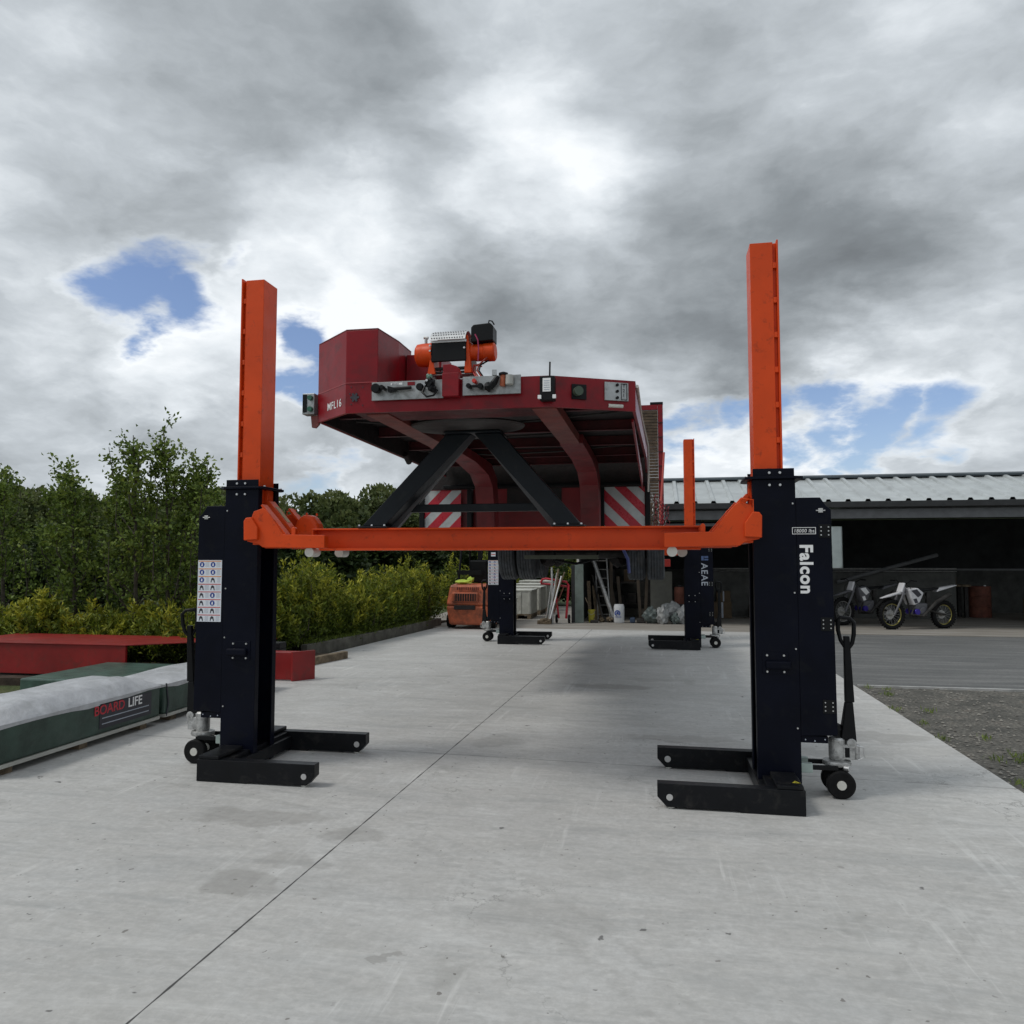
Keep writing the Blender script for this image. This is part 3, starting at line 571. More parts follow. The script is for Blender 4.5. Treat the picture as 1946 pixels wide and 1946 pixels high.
# ------------------------------------------------------------------ trailer
TR = thing('lowbed_trailer', 'dark red low loader trailer raised high with a winch on its gooseneck', 'trailer', (-1.25, 9.0, 0))
O = [(-2.35, 5.04), (-2.02, 4.75), (-.66, 4.78), (-.13, 5.04), (-.09, 7.4), (-.10, 8.62), (-2.42, 8.62), (-2.38, 7.0)]
def ring(b, pts, t, z0, z1):
    c = Vector((sum(p[0] for p in pts) / len(pts), sum(p[1] for p in pts) / len(pts)))
    n = len(pts); ins = []
    for i in range(n):
        p0, p1, p2 = Vector(pts[i - 1]), Vector(pts[i]), Vector(pts[(i + 1) % n])
        e1 = (p1 - p0).normalized(); e2 = (p2 - p1).normalized(); n1 = Vector((-e1.y, e1.x)); n2 = Vector((-e2.y, e2.x))
        m = (n1 + n2); m = m / max(.3, m.dot(n1)); ins.append(tuple(p1 + m * t) if ((p1 + m * t) - c).length < (p1 - c).length else tuple(p1 - m * t))
    for i in range(n):
        j = (i + 1) % n; b.hexa([(*pts[i], z0), (*pts[j], z0), (*ins[j], z0), (*ins[i], z0)], [(*pts[i], z1), (*pts[j], z1), (*ins[j], z1), (*ins[i], z1)])
ins = [(-2.33, 5.05), (-2.01, 4.77), (-.67, 4.80), (-.15, 5.05), (-.11, 7.4), (-.12, 8.60), (-2.40, 8.60), (-2.36, 7.0)]
b = MB()
for i in (0, 1, 2, 3, 4, 6, 7):
    j = (i + 1) % 8; b.hexa([(*O[i], 2.572), (*O[j], 2.572), (*ins[j], 2.572), (*ins[i], 2.572)], [(*O[i], 2.772), (*O[j], 2.772), (*ins[j], 2.772), (*ins[i], 2.772)])
b.prism(ins, 'z', 2.755, 2.77)
b.build('gooseneck_frame', RED, TR)
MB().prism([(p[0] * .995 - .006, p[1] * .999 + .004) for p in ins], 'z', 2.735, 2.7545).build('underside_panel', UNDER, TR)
for y in (5.35, 6.2, 7.0, 7.7, 8.3):
    MB().box(-2.33, -.16, y, y + .02, 2.66, 2.7345).box(-2.33, -.16, y - .01, y + .03, 2.65, 2.6595).build('cross_member', REDW, TR, .002)
for y in (5.62, 6.25, 7.25):
    MB().tube([(-2.3, y, 2.68), (-1.6, y + .04, 2.63), (-.9, y, 2.64), (-.15, y + .03, 2.70)], .008, 6).build('hose', DIRTY, TR)
MB().box(-2.64, -.10, 8.665, 8.69, 2.425, 2.75).build('dark_gap_panel', UNDER, TR)  # added dark panel: shuts the gap so the void there stays dark
MB().box(-1.98, -.68, 4.80, 5.10, 2.575, 2.654).build('front_bolster', REDW, TR, .01)
ln_ = MB()
for (xa, ya), (xb, yb) in (((-2.397, 8.55), (-2.357, 7.0)), ((-2.357, 7.0), (-2.327, 5.10))):
    ln_.hexa([(xa, ya, 2.576), (xb, yb, 2.576), (xb + .012, yb, 2.576), (xa + .012, ya, 2.576)], [(xa, ya, 2.734), (xb, yb, 2.734), (xb + .012, yb, 2.734), (xa + .012, ya, 2.734)])
ln_.build('shade_sheet', UNDER, TR)  # added sheet: its near-black colour puts shade on the inner skirt face
MB().cyl((-2.33, 6.9, 2.60), (-2.33, 7.02, 2.54), .03, n=8).build('tie_ring', UNDER, TR)
# skid plate round the coupling pin
MB().lathe([(.03, -.012), (.42, -.012), (.43, 0), (.42, .012), (.03, .012)], (-1.36, 5.42, 2.578), 'z', 40, .72).build('skid_plate', mat('greasy_steel', (.035, .03, .03), .65, 0, var=.25, vs=5, dirt=(.015, .014, .013), dirtamt=.5), TR, smooth=True)
for x in (-2.10, -.98):
    w_ = .185
    bm_ = [(4.82, 2.566), (6.3, 2.564)]; bm2 = [(6.3, 2.564), (7.2, 2.55), (7.75, 2.49), (7.98, 2.38), (8.05, 2.15), (8.08, 1.74)]
    MB().prism(bm_ + [(6.3, 2.64), (4.82, 2.64)], 'x', x + (.20 if x > -1.5 else .20), x + .20 + w_ * .85).build('neck_beam', REDBR, TR, .003)
    MB().prism(bm2 + [(8.3, 1.74), (8.28, 2.2), (8.2, 2.5), (7.9, 2.62), (7.2, 2.64), (6.3, 2.64)], 'x', x + .19, x + .20 + w_).build('neck_arch', mat('arch_red', (.16, .010, .013), .5, var=.15, vs=4, dirt=(.05, .012, .012), dirtamt=.4), TR, .003)
for y in (8.62,): MB().box(-2.45, -.08, y + .005, y + .04, 2.435, 2.475).build('pipe_rail', PLAST, TR, .01)
MB().tube([(-.118, 5.05, 2.74), (-.112, 6, 2.72), (-.078, 7.4, 2.70), (-.083, 8.2, 2.66), (-.088, 8.55, 2.56), (-.092, 8.62, 2.36)], .011, 6).build('side_rail', CREAM, TR)
MB().prism([(5.3, 2.55), (8.7, 2.40), (8.7, 2.575), (5.3, 2.571)], 'x', -.165, -.150).build('side_skirt', RED, TR)
# headboard cabinet
hb = [(-2.352, 5.045), (-2.02, 4.752), (-1.80, 4.755), (-1.765, 5.07), (-1.765, 5.35), (-2.352, 5.35)]
cb = MB().prism(hb, 'z', 2.773, 3.128).build('headboard_box', RED, TR, .004)
MB().prism([(x * 1.0, y) for x, y in hb], 'z', 3.129, 3.136).build('lid', mat('red_lid', (.13, .01, .012), .5), cb)
MB().box(-1.76, -1.50, 5.22, 5.5, 2.773, 3.075).build('side_box', RED, TR, .004)
# winch on its pedestal
wi = MB().cyl((-1.48, 4.97, 2.99), (-1.24, 4.97, 2.99), .045, n=20).build('winch', PLAST, TR, smooth=True)
MB().lathe([(.02, 0), (.06, 0), (.075, .012), (.08, .05), (.08, .10), (.088, .112), (.088, .125), (.02, .125)], (-1.60, 4.97, 2.995), 'x', 28).build('gearbox', ORANGE, wi, smooth=True)
MB().box(-1.475, -1.235, 4.885, 4.905, 2.925, 3.052).build('drum_cover', PLAST, wi, .006)
gd = MB(); NG = 12; R0 = .118
def gp(x, a, rr=R0): return (x, 4.975 - rr * math.cos(a), 3.025 + rr * math.sin(a))
for q in range(NG):
    a0, a1 = R(20 + q * 9), R(20 + (q + 1) * 9)
    gd.hexa([gp(-1.478, a0), gp(-1.234, a0), gp(-1.234, a1), gp(-1.478, a1)], [gp(-1.478, a0, R0 + .003), gp(-1.234, a0, R0 + .003), gp(-1.234, a1, R0 + .003), gp(-1.478, a1, R0 + .003)])
gdo = gd.build('perforated_guard', mat('bright_mesh', (.62, .63, .63), .35, .3), wi)
for q in range(6):
    for r_ in range(13):
        a = R(26 + q * 14); x = -1.465 + r_ * .0175 + (q % 2) * .008
        if x < -1.243: MB().cyl(gp(x, a, R0 + .0025), gp(x, a, R0 + .0045), .0055, n=6).build('hole', BLKP, gdo)
MB().box(-1.478, -1.232, 4.882, 4.90, 3.0525, 3.068).build('guard_rail', MATS['bright_mesh'], wi, .002)
MB().lathe([(.02, 0), (.072, 0), (.072, .03), (.058, .04), (.058, .12), (.062, .125), (.062, .19), (.05, .2), (.02, .2)], (-1.25, 4.97, 2.995), 'x', 28).build('motor', ORANGE, wi, smooth=True)
MB().prism([(-1.505, 2.845), (-1.45, 2.845), (-1.462, 2.93), (-1.47, 3.05), (-1.485, 3.05), (-1.49, 2.93)], 'y', 4.90, 5.04).build('winch_foot', ORANGE, wi, .003)
MB().prism([(-1.25, 2.845), (-1.20, 2.845), (-1.21, 2.95), (-1.225, 3.10), (-1.24, 3.10), (-1.245, 2.95)], 'y', 4.90, 5.04).build('winch_foot', ORANGE, wi, .003)
cbx = MB().prism([(-1.205, 3.05), (-1.055, 3.058), (-1.055, 3.155), (-1.075, 3.175), (-1.19, 3.168), (-1.205, 3.15)], 'y', 4.90, 5.03).build('control_box', PLAST, wi, .006)
MB().tube([(-1.09, 4.92, 3.17), (-1.085, 4.92, 3.195), (-1.065, 4.92, 3.19), (-1.05, 4.92, 3.165)], .005, 8).build('box_handle', PLAST, wi)
MB().cyl((-1.53, 4.95, 3.07), (-1.53, 4.95, 3.105), .01, n=10).tube([(-1.545, 4.95, 3.112), (-1.515, 4.95, 3.108)], .01, 8).build('clutch_knob', CAST, wi)
screws('cover_bolt', [(-1.482, 4.884, 3.035), (-1.482, 4.884, 3.0), (-1.245, 4.884, 3.01)], .008, '-y', wi)
MB().cyl((-1.46, 4.93, 2.885), (-1.24, 4.93, 2.885), .012, n=12).cyl((-1.46, 4.93, 2.86), (-1.24, 4.93, 2.86), .009, n=12).build('fairlead_roller', DIRTY, wi)
MB().prism([(-1.225, 2.773), (-1.185, 2.773), (-1.18, 2.93), (-1.21, 2.93)], 'y', 4.93, 4.97).box(-1.50, -1.46, 4.93, 4.97, 2.773, 2.844).box(-1.50, -1.20, 4.91, 5.03, 2.838, 2.8448).build('pedestal', mat('grey_bracket', (.20, .19, .18), .5), wi, .002)
for q, (m_, dx) in enumerate(((COPPER, 0), (PLAST, .012), (COPPER, -.02), (REDP, -.035))):
    MB().tube([(-1.10 + dx, 4.93, 2.95 - .02 * q), (-1.155 + dx, 4.925, 2.90), (-1.165 + dx, 4.92, 2.86), (-1.13 + dx, 4.90, 2.81), (-1.09 + dx * 1.6, 4.88, 2.775)], .0055, 6).build('power_cable', m_, wi)
MB().tube([(-1.175, 4.895, 3.10), (-1.155, 4.89, 3.06), (-1.15, 4.895, 3.0), (-1.155, 4.90, 2.92)], .005, 6).build('power_cable', mat('magenta_cable', (.35, .03, .10), .5), wi)
# front connector panels
YP = 4.748
p1 = MB().box(-1.83, -1.345, YP - .018, YP - .001, 2.645, 2.765).build('connector_panel', ALU, TR, .001)
def knob(x, z, r, m=PLAST, d=.05, par=p1):
    MB().lathe([(r * .3, 0), (r * .75, 0), (r * .8, -d * .4), (r, -d * .5), (r, -d * .9), (r * .85, -d), (r * .3, -d)], (x, YP - .019, z), 'y', 16).build('coupling', m, par, smooth=True)
knob(-1.785, 2.715, .031, d=.06); knob(-1.735, 2.716, .014, d=.08); knob(-1.49, 2.714, .024)
MB().cyl((-1.70, YP - .05, 2.708), (-1.55, YP - .045, 2.714), .011, n=12).prism([(-1.705, 2.69), (-1.66, 2.70), (-1.66, 2.716), (-1.71, 2.73)], 'y', YP - .06, YP - .019).build('air_coupling', PLAST, p1, .003)
MB().box(-1.70, -1.62, YP - .0195, YP - .0185, 2.742, 2.756).build('panel_label', WHITE, p1)
MB().box(-1.585, -1.535, YP - .021, YP - .0185, 2.735, 2.758).build('red_tag', RED, p1)
textmesh('panel_marks', 'SERVICE', .013, BLKP, p1, (-1.692, YP - .020, 2.744), (1, 0, 0), (0, 0, 1))
gh = MB().blob((-1.42, YP - .06, 2.735), .032, 3, .3, 2).blob((-1.405, YP - .055, 2.70), .028, 5, .3, 2).cyl((-1.43, YP - .06, 2.79), (-1.42, YP - .05, 2.74), .014, n=10).build('gladhand', PLAST, p1)
MB().tube([(-1.45, YP - .06, 2.72), (-1.462, YP - .09, 2.67), (-1.43, YP - .10, 2.638), (-1.39, YP - .08, 2.65), (-1.375, YP - .05, 2.69)], .007, 8).build('hose_loop', PLAST, p1, smooth=True)
MB().cyl((-1.432, YP - .095, 2.745), (-1.432, YP - .10, 2.745), .008, n=12).build('gladhand_bolt', ZINC, p1)
MB().blob((-1.425, YP - .06, 2.775), .02, 8, .2, 2).build('gladhand_seal', mat('sea_green', (.12, .22, .17), .5), p1)
MB().box(-1.345, -1.235, 4.70, YP - .001, 2.648, 2.80).prism([(-1.345, 2.8), (-1.345, 2.86), (-1.30, 2.862), (-1.25, 2.845), (-1.235, 2.80)], 'y', 4.72, 4.80).build('mount_box', RED, TR, .004)
p2 = MB().box(-1.216, -.838, YP - .018, YP - .001, 2.655, 2.775).build('connector_panel', ALU, TR, .001)
knob(-1.165, 2.705, .016, d=.06, par=p2); knob(-1.09, 2.703, .018, d=.05, par=p2); knob(-1.128, 2.735, .014, REDP, .06, p2)
MB().cyl((-1.17, YP - .06, 2.703), (-1.08, YP - .06, 2.70), .009, n=10).build('air_coupling', PLAST, p2)
vb = MB().tube([(-1.03, YP - .05, 2.69), (-1.0, YP - .06, 2.72), (-.975, YP - .06, 2.76)], [.02, .022, .014], 10).blob((-1.035, YP - .05, 2.695), .03, 4, .3, 2).build('electric_plug', PLAST, p2)
MB().cyl((-.952, YP - .04, 2.70), (-.945, YP - .04, 2.768), .017, .02, 14).build('orange_plug', mat('dull_orange', (.40, .10, .04), .5), p2)
MB().cyl((-.905, YP - .045, 2.708), (-.905, YP - .045, 2.766), .026, n=16).build('white_filter', mat('grey_white', (.42, .42, .39), .5), p2, smooth=True)
MB().lathe([(.01, 0), (.03, 0), (.03, .012), (.01, .02)], (-.945, YP - .04, 2.77), 'z', 16).build('plug_lid', PLAST, p2)
MB().box(-1.012, -.985, YP - .07, YP - .05, 2.765, 2.80).build('bracket_tab', ALU, p2)
# right chamfer fittings
def onface(p0, p1, t, dz, dn=0):
    p0 = Vector(p0); p1 = Vector(p1); d = (p1 - p0).normalized(); n = Vector((d.y, -d.x)); q = p0 + d * t + n * dn; return (q.x, q.y, dz)
FR = ((-.66, 4.78), (-.13, 5.04)); FL = ((-2.35, 5.04), (-2.02, 4.75))
def facebox(F, t0, t1, z0, z1, d, name, m, par=TR, bev=.002, d0=.001):
    return MB().hexa([onface(*F, t0, z0, d0), onface(*F, t1, z0, d0), onface(*F, t1, z0, d), onface(*F, t0, z0, d)], [onface(*F, t0, z1, d0), onface(*F, t1, z1, d0), onface(*F, t1, z1, d), onface(*F, t0, z1, d)]).build(name, m, par, bev)
ab = MB().box(-.715, -.62, 4.715, 4.775, 2.60, 2.755).build('tracker_box', PLAST, TR, .005)
MB().box(-.695, -.645, 4.712, 4.7148, 2.655, 2.74).build('box_label', WHITE, ab)
for q in range(5): MB().box(-.688, -.652, 4.7105, 4.7118, 2.665 + q * .014, 2.669 + q * .014).build('label_line', GREYP, ab)
MB().cyl((-.655, 4.745, 2.756), (-.653, 4.745, 2.85), .0055, n=8).build('antenna', PLAST, ab)
for x in (-.725, -.632): MB().box(x, x + .022, 4.70, 4.7149, 2.608, 2.632).build('box_clip', WHITE, ab, .002)
sk = facebox(FR, .145, .245, 2.628, 2.725, .012, 'socket_recess', PLAST)
MB().cyl(onface(*FR, .18, 2.675, .012), onface(*FR, .18, 2.675, .05), .03, n=16).build('socket', mat('socket_green', (.05, .075, .05), .5), sk)
sp_ = facebox(FR, .37, .535, 2.632, 2.752, .014, 'switch_panel', ALU)
for q in range(3): MB().cyl(onface(*FR, .455, 2.735 - q * .042, .014), onface(*FR, .455, 2.735 - q * .042, .024), .0095, n=12).build('switch', PLAST, sp_)
fr_ = MB()
for t0, t1, z0, z1 in ((.482, .525, 2.742, 2.746), (.482, .525, 2.638, 2.642), (.482, .486, 2.642, 2.742), (.521, .525, 2.642, 2.742)):
    fr_.hexa([onface(*FR, t0, z0, .014), onface(*FR, t1, z0, .014), onface(*FR, t1, z0, .016), onface(*FR, t0, z0, .016)], [onface(*FR, t0, z1, .014), onface(*FR, t1, z1, .014), onface(*FR, t1, z1, .016), onface(*FR, t0, z1, .016)])
fr_.build('panel_outline', PLAST, sp_)
textmesh('panel_digits', 'T\n2\n1', .03, BLKP, sp_, onface(*FR, .494, 2.72, .0165), (.898, .44, 0), (0, 0, 1))
MB().cyl(onface(*FR, .40, 2.60, .0), onface(*FR, .50, 2.60, .0), .012, n=10).build('marker_lamp', CREAM, TR)
# left chamfer: code plate and side control box
textmesh('trailer_code', 'MFL16', .074, WHITE, TR, onface(*FL, .16, 2.630, .002), (.7512, -.66, 0), (0, 0, 1), bold=.0003, sx=1.0, space=1.12)
lc = MB().box(-2.46, -2.37, 5.02, 5.10, 2.63, 2.78).build('control_box_side', ALU, TR, .004)
for z in (2.745, 2.665): MB().cyl((-2.395, 5.019, z), (-2.395, 4.995, z), .018, n=16).build('green_button', GREENP, lc, .002)
MB().box(-2.455, -2.425, 5.014, 5.0195, 2.645, 2.77).build('grip', PLAST, lc)
MB().prism([(-2.41, 2.625), (-2.34, 2.625), (-2.345, 2.56), (-2.37, 2.535), (-2.40, 2.54)], 'y', 5.05, 5.07).build('corner_tab', REDBR, TR, .003)
hx = MB(); hx.cyl((-1.955, 4.745, 2.675), (-1.955, 4.748, 2.675), .022, n=6)
for q in range(6): hx.cyl((-1.955 + .024 * math.cos(q * 1.047), 4.7446, 2.675 + .024 * math.sin(q * 1.047)), (-1.955 + .024 * math.cos(q * 1.047), 4.7485, 2.675 + .024 * math.sin(q * 1.047)), .008, n=8)
hx.build('star_hole', BLKP, TR)
screws('panel_screw', [(-1.98, 4.749, 2.745), (-1.90, 4.749, 2.74), (-1.98, 4.749, 2.63), (-1.90, 4.749, 2.62), (-1.99, 4.749, 2.70)], .005, '-y', TR, BLKP, .002)
# seam strip between cabinet and frame
MB().hexa([(-2.353, 5.04, 2.770), (-2.02, 4.747, 2.770), (-2.02, 4.7495, 2.770), (-2.353, 5.0425, 2.770)], [(-2.353, 5.04, 2.776), (-2.02, 4.747, 2.776), (-2.02, 4.7495, 2.776), (-2.353, 5.0425, 2.776)]).box(-2.019, -1.80, 4.746, 4.749, 2.770, 2.776).build('seam_strip', mat('pale_red_edge', (.32, .04, .045), .4), TR)

# deck, warning boards, wheels
MB().box(-2.75, -.10, 8.86, 15.4, 2.02, 2.20).build('deck', REDW, TR, .01)
MB().box(-2.68, -.08, 8.80, 8.855, 1.73, 2.44).build('deck_front_wall', mat('deep_red_panel', (.17, .006, .010), .45, dirt=(.05, .008, .008), dirtamt=.4), TR, .004)
MB().box(-1.72, -1.08, 8.79, 8.799, 2.24, 2.45).build('wall_opening', UNDER, TR)
for x in (-2.76, -2.18, -.64, -.128): MB().box(x, x + .055 if x > -1 else x + .06, 8.70, 8.79, 1.93, 2.46).build('board_post', PLAST, TR, .006)
def board(x0, x1, z0, z1, y, sgn, name='warning_board'):
    bd = MB().box(x0, x1, y - .006, y, z0, z1).build(name, REFW, TR, .001)
    W, H = x1 - x0, z1 - z0; sw = .135; nn = 6; mb = MB()
    def clip(poly):
        for ax, lim, s in ((0, 0, 1), (0, W, -1), (1, 0, 1), (1, H, -1)):
            out = []
            for i in range(len(poly)):
                a, b2 = poly[i - 1], poly[i]; da, db = s * (a[ax] - lim), s * (b2[ax] - lim)
                if (da >= 0) != (db >= 0):
                    t = da / (da - db); out.append((a[0] + (b2[0] - a[0]) * t, a[1] + (b2[1] - a[1]) * t))
                if db >= 0: out.append(b2)
            poly = out
            if not poly: return []
        return poly
    for q in range(-6, 8):
        a = q * sw * 2
        poly = [(a, 0), (a + sw, 0), (a + sw + H, H), (a + H, H)]
        if sgn < 0: poly = [(W - x, z) for x, z in poly]
        poly = clip(poly)
        if len(poly) >= 3: mb.prism([(x0 + x, z0 + z) for x, z in poly], 'y', y - .0075, y - .0062)
    mb.build('red_stripe', REFR, bd)
board(-.585, -.135, 1.955, 2.435, 8.74, -1); board(-2.70, -2.26, 1.955, 2.42, 8.74, 1)
def rubber(x, y, z, r, w, par, gr=True):
    pr = [(r * .45, -w / 2 + .02), (r * .62, -w / 2 + .005), (r * .9, -w / 2), (r * .985, -w * .43)]
    nz = 5
    for q in range(nz):
        a = -w * .40 + q * w * .80 / nz; bb = a + w * .80 / nz
        pr += [(r, a + .004), (r, bb - .006), (r * .965, bb - .005), (r * .965, bb)]
    pr += [(r * .985, w * .43), (r * .9, w / 2), (r * .62, w / 2 - .005), (r * .45, w / 2 - .02)]
    t = MB().lathe(pr, (x, y, z), 'x', 40).build('tyre', TYRE, par)
    MB().lathe([(r * .1, -w * .1), (r * .44, -w * .3), (r * .45, w * .3), (r * .1, w * .1)], (x, y, z), 'x', 24).build('rim', DIRTY, t)
for y, dx in ((12.0, 0), (13.1, 0)):
    for x in (-2.29, -2.00, -.32, -.03): rubber(x, y, 1.72, .42, .262, TR)
    MB().cyl((-2.15, y, 1.70), (-.15, y, 1.70), .07, n=14).build('axle', DIRTY, TR)
    for x in (-1.7, -.6):
        MB().box(x - .05, x + .05, y - .5, y + .5, 1.80, 1.98).blob((x, y + .1, 1.62), .13, int(y * 3), .2, 2).build('suspension', UNDER, TR)
MB().tube([(-1.6, 11.6, 1.95), (-1.5, 11.5, 1.60), (-1.2, 11.5, 1.55), (-.9, 11.5, 1.62), (-.8, 11.6, 1.95)], .02, 8).build('brake_hose', PLAST, TR)
MB().box(-1.95, -.85, 11.3, 11.36, 1.62, 1.68).build('chassis_tie', mat('olive_grey_steel', (.10, .11, .08), .6), TR, .004)
MB().tube([(-.55, 11.2, 1.9), (-.42, 11.15, 1.62), (-.40, 11.1, 1.42)], .022, 8).build('air_line', mat('blue_hose', (.06, .08, .25), .5), TR)
MB().box(.02, .20, 12.6, 12.9, 1.5, 1.62).build('tail_lamp', REDP, TR, .01)
# timber faced ramps stowed upright
for x0, x1 in ((-1.05, .135), (-2.75, -1.5)):
    rp = MB().box(x0, x0 + .09, 15.45, 15.60, 2.1, 4.70).box(x1 - .10, x1, 15.45, 15.60, 2.1, 4.70).box(x0 + .091, x1 - .101, 15.45, 15.60, 4.60, 4.70).build('ramp', RED, TR, .006)
    sl = MB()
    for q in range(40): sl.box(x0 + .092, x1 - .102, 15.44 + .004 * (q % 2), 15.50, 2.15 + q * .061, 2.15 + q * .061 + .052)
    sl.build('ramp_timber', BROWNT, rp)
    lg = MB()
    for q in range(8): lg.box(x1 - .101, x1 + .001, 15.43, 15.449, 2.3 + q * .29, 2.318 + q * .29)
    lg.build('ramp_weld', REDW, rp)
    MB().box(x1 - .25, x1 + .005, 15.47, 15.58, 4.702, 4.76).build('ramp_hinge', PLAST, rp, .01)
MB().tube([(.125, 13.0, 3.40), (.10, 13.0, 3.0), (.06, 13.0, 2.50), (.05, 13.0, 2.25)], .017, 8).build('lashing_strap', mat('pale_red_strap', (.55, .10, .08), .5), TR)
rnd = random.Random(3); CHR = mat('chain_red', (.22, .02, .03), .5, .3)
for q in range(9):
    x = -.05 + q * .022; pts = []
    z = 2.38 - q * .02
    while z > 1.95:
        pts.append((x + rnd.uniform(-.018, .018), 9.02 + rnd.uniform(-.03, .06), z)); z -= .022
    MB().tube(pts, .0055, 5).build('lashing_chain', CHR if q % 3 else GALV, TR)

# ------------------------------------------------------------------ open shed
SH = thing('open_shed', 'long open-fronted farm shed with a ribbed grey metal roof', 'building', (6.5, 19.6, 0))
X0, X1 = -2.1, 17.0; YE, YR, YB = 19.25, 21.9, 26.5; ZE, ZR, ZB = 2.99, 3.80, 2.9
rf = MB(); sp = .44; n = int((X1 - X0) / sp)
for q in range(n):
    x = X0 + q * sp
    xs = [(x, 0), (x + sp * .70, 0), (x + sp * .76, .055), (x + sp * .93, .055), (x + sp, 0)]
    for (xa, ha), (xb, hb_) in zip(xs, xs[1:]):
        rf.quad((xa, YE, ZE + ha), (xb, YE, ZE + hb_), (xb, YR, ZR + hb_), (xa, YR, ZR + ha))
rfo = rf.build('roof', SHEETM, SH)
MB().quad((X0, YR, ZR + .02), (X1, YR, ZR + .02), (X1, YB, ZB), (X0, YB, ZB)).build('rear_roof', SHEETM, SH)
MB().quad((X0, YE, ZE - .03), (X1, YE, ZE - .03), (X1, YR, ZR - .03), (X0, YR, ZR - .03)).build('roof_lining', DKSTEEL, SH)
MB().prism([(YR - .16, ZR + .0), (YR - .16, ZR + .045), (YR, ZR + .10), (YR + .16, ZR + .045), (YR + .16, ZR)], 'x', X0, X1).build('ridge_cap', mat('dark_ridge', (.04, .055, .065), .5), rfo)
MB().box(X0, X1, YE - .14, YE - .001, ZE - .15, ZE - .012).build('gutter', DKSTEEL, SH, .01)
MB().box(X0, X1, YE + .05, YE + .09, ZE - .40, ZE - .18).box(X0, X1, YE + .04, YE + .049, ZE - .22, ZE - .19).build('fascia', GREYFL, SH)
MB().box(X0, 2.6, YE + .25, YE + .29, ZE - .55, ZE - .48).build('door_track', GREYFL, SH)
for x in (3.05, 9.4, 15.9): MB().box(x - .1, x + .1, 19.5, 19.7, -.01, 2.8).build('post', DKSTEEL, SH, .01)
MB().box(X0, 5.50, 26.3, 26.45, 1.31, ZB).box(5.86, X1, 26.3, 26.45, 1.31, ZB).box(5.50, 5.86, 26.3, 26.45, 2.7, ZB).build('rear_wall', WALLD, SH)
MB().box(5.501, 5.859, 26.36, 26.38, 1.312, 2.699).build('window', PANE, SH)
MB().box(X0, X1, 26.25, 26.5, -.01, 1.309).build('block_wall', BLOCK, SH)
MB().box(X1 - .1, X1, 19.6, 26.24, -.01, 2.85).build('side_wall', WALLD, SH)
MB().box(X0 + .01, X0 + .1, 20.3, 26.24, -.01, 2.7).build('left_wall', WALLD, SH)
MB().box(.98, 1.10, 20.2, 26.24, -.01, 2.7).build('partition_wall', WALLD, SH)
MB().box(1.101, 8.0, 23.0, 23.15, -.01, 1.28).build('low_block_wall', BLOCK, SH)
MB().cyl((1.11, 22.9, 1.36), (8.0, 22.9, 1.37), .022, n=8).cyl((1.11, 22.9, 1.30), (8.0, 22.9, 1.30), .012, n=8).build('wall_rail', GALV, SH)
MB().box(5.2, 12, 24.5, 24.6, 1.31, 1.36).build('work_shelf', GREYFL, SH)
MB().tube([(4.9, 22.8, 1.0), (7.5, 22.8, 1.75)], .05, 8).build('roof_brace', GREYFL, SH)

# things standing in and before the shed
def leanpost():
    T = thing('steel_post', 'sage green steel section standing on end at the left of the shed mouth', 'steel post', (-2.0, 19.95, 0))
    MB().prism([(-2.11, 19.9), (-1.89, 19.9), (-1.89, 20.06), (-1.92, 20.06), (-1.92, 19.93), (-2.08, 19.93), (-2.08, 20.06), (-2.11, 20.06)], 'z', -.003, 1.50).build('section', SAGE, T, .004)
    MB().box(-2.06, -2.0, 19.93, 19.98, 1.501, 1.66).build('lifting_tab', CREAM, T, .01)
leanpost()
tag(MB().box(-2.20, -2.118, 19.9, 20.1, -.003, 1.48).build('angle_bar', DKSTEEL, None, .003, loc=(-2.16, 20, 0)), 'dark steel bar standing tight against the left of the sage post', 'steel bar')
T = thing('plastic_drum', 'white plastic drum with a blue round emblem in the shed mouth', 'drum', (-.995, 20.15, 0))
MB().lathe([(.02, 0), (.125, 0), (.135, .02), (.135, .40), (.128, .43), (.12, .445), (.02, .445)], (-.995, 20.15, 0), 'z', 28).build('body', BUCKW, T, smooth=True)
MB().lathe([(.02, .446), (.12, .446), (.122, .462), (.115, .468), (.02, .468)], (-.995, 20.15, 0), 'z', 28).build('lid', BUCKW, T, smooth=True)
em = MB(); cx, cz, yy = -1.03, .25, 20.011
for q in range(22):
    a = R(-60 + q * 14); a2 = R(-60 + (q + 1) * 14)
    em.hexa([(cx + .075 * math.cos(a), yy, cz + .075 * math.sin(a)), (cx + .075 * math.cos(a2), yy, cz + .075 * math.sin(a2)), (cx + .045 * math.cos(a2), yy, cz + .045 * math.sin(a2)), (cx + .045 * math.cos(a), yy, cz + .045 * math.sin(a))],
            [(cx + .075 * math.cos(a), yy - .006, cz + .075 * math.sin(a)), (cx + .075 * math.cos(a2), yy - .006, cz + .075 * math.sin(a2)), (cx + .045 * math.cos(a2), yy - .006, cz + .045 * math.sin(a2)), (cx + .045 * math.cos(a), yy - .006, cz + .045 * math.sin(a))])
em.cyl((cx, yy, cz), (cx, yy - .006, cz), .03, n=12).box(cx - .06, cx + .10, yy - .006, yy, .145, .16).build('emblem', BLUEL, T)
T = thing('yellow_bucket', 'yellow bucket beside the sage green post', 'bucket', (-1.70, 20.1, 0))
MB().lathe([(.02, .0), (.075, 0), (.085, .28), (.095, .30), (.095, .33), (.085, .33), (.07, .05), (.02, .05)], (-1.70, 20.1, 0), 'z', 24).build('pail', YEL, T, smooth=True)
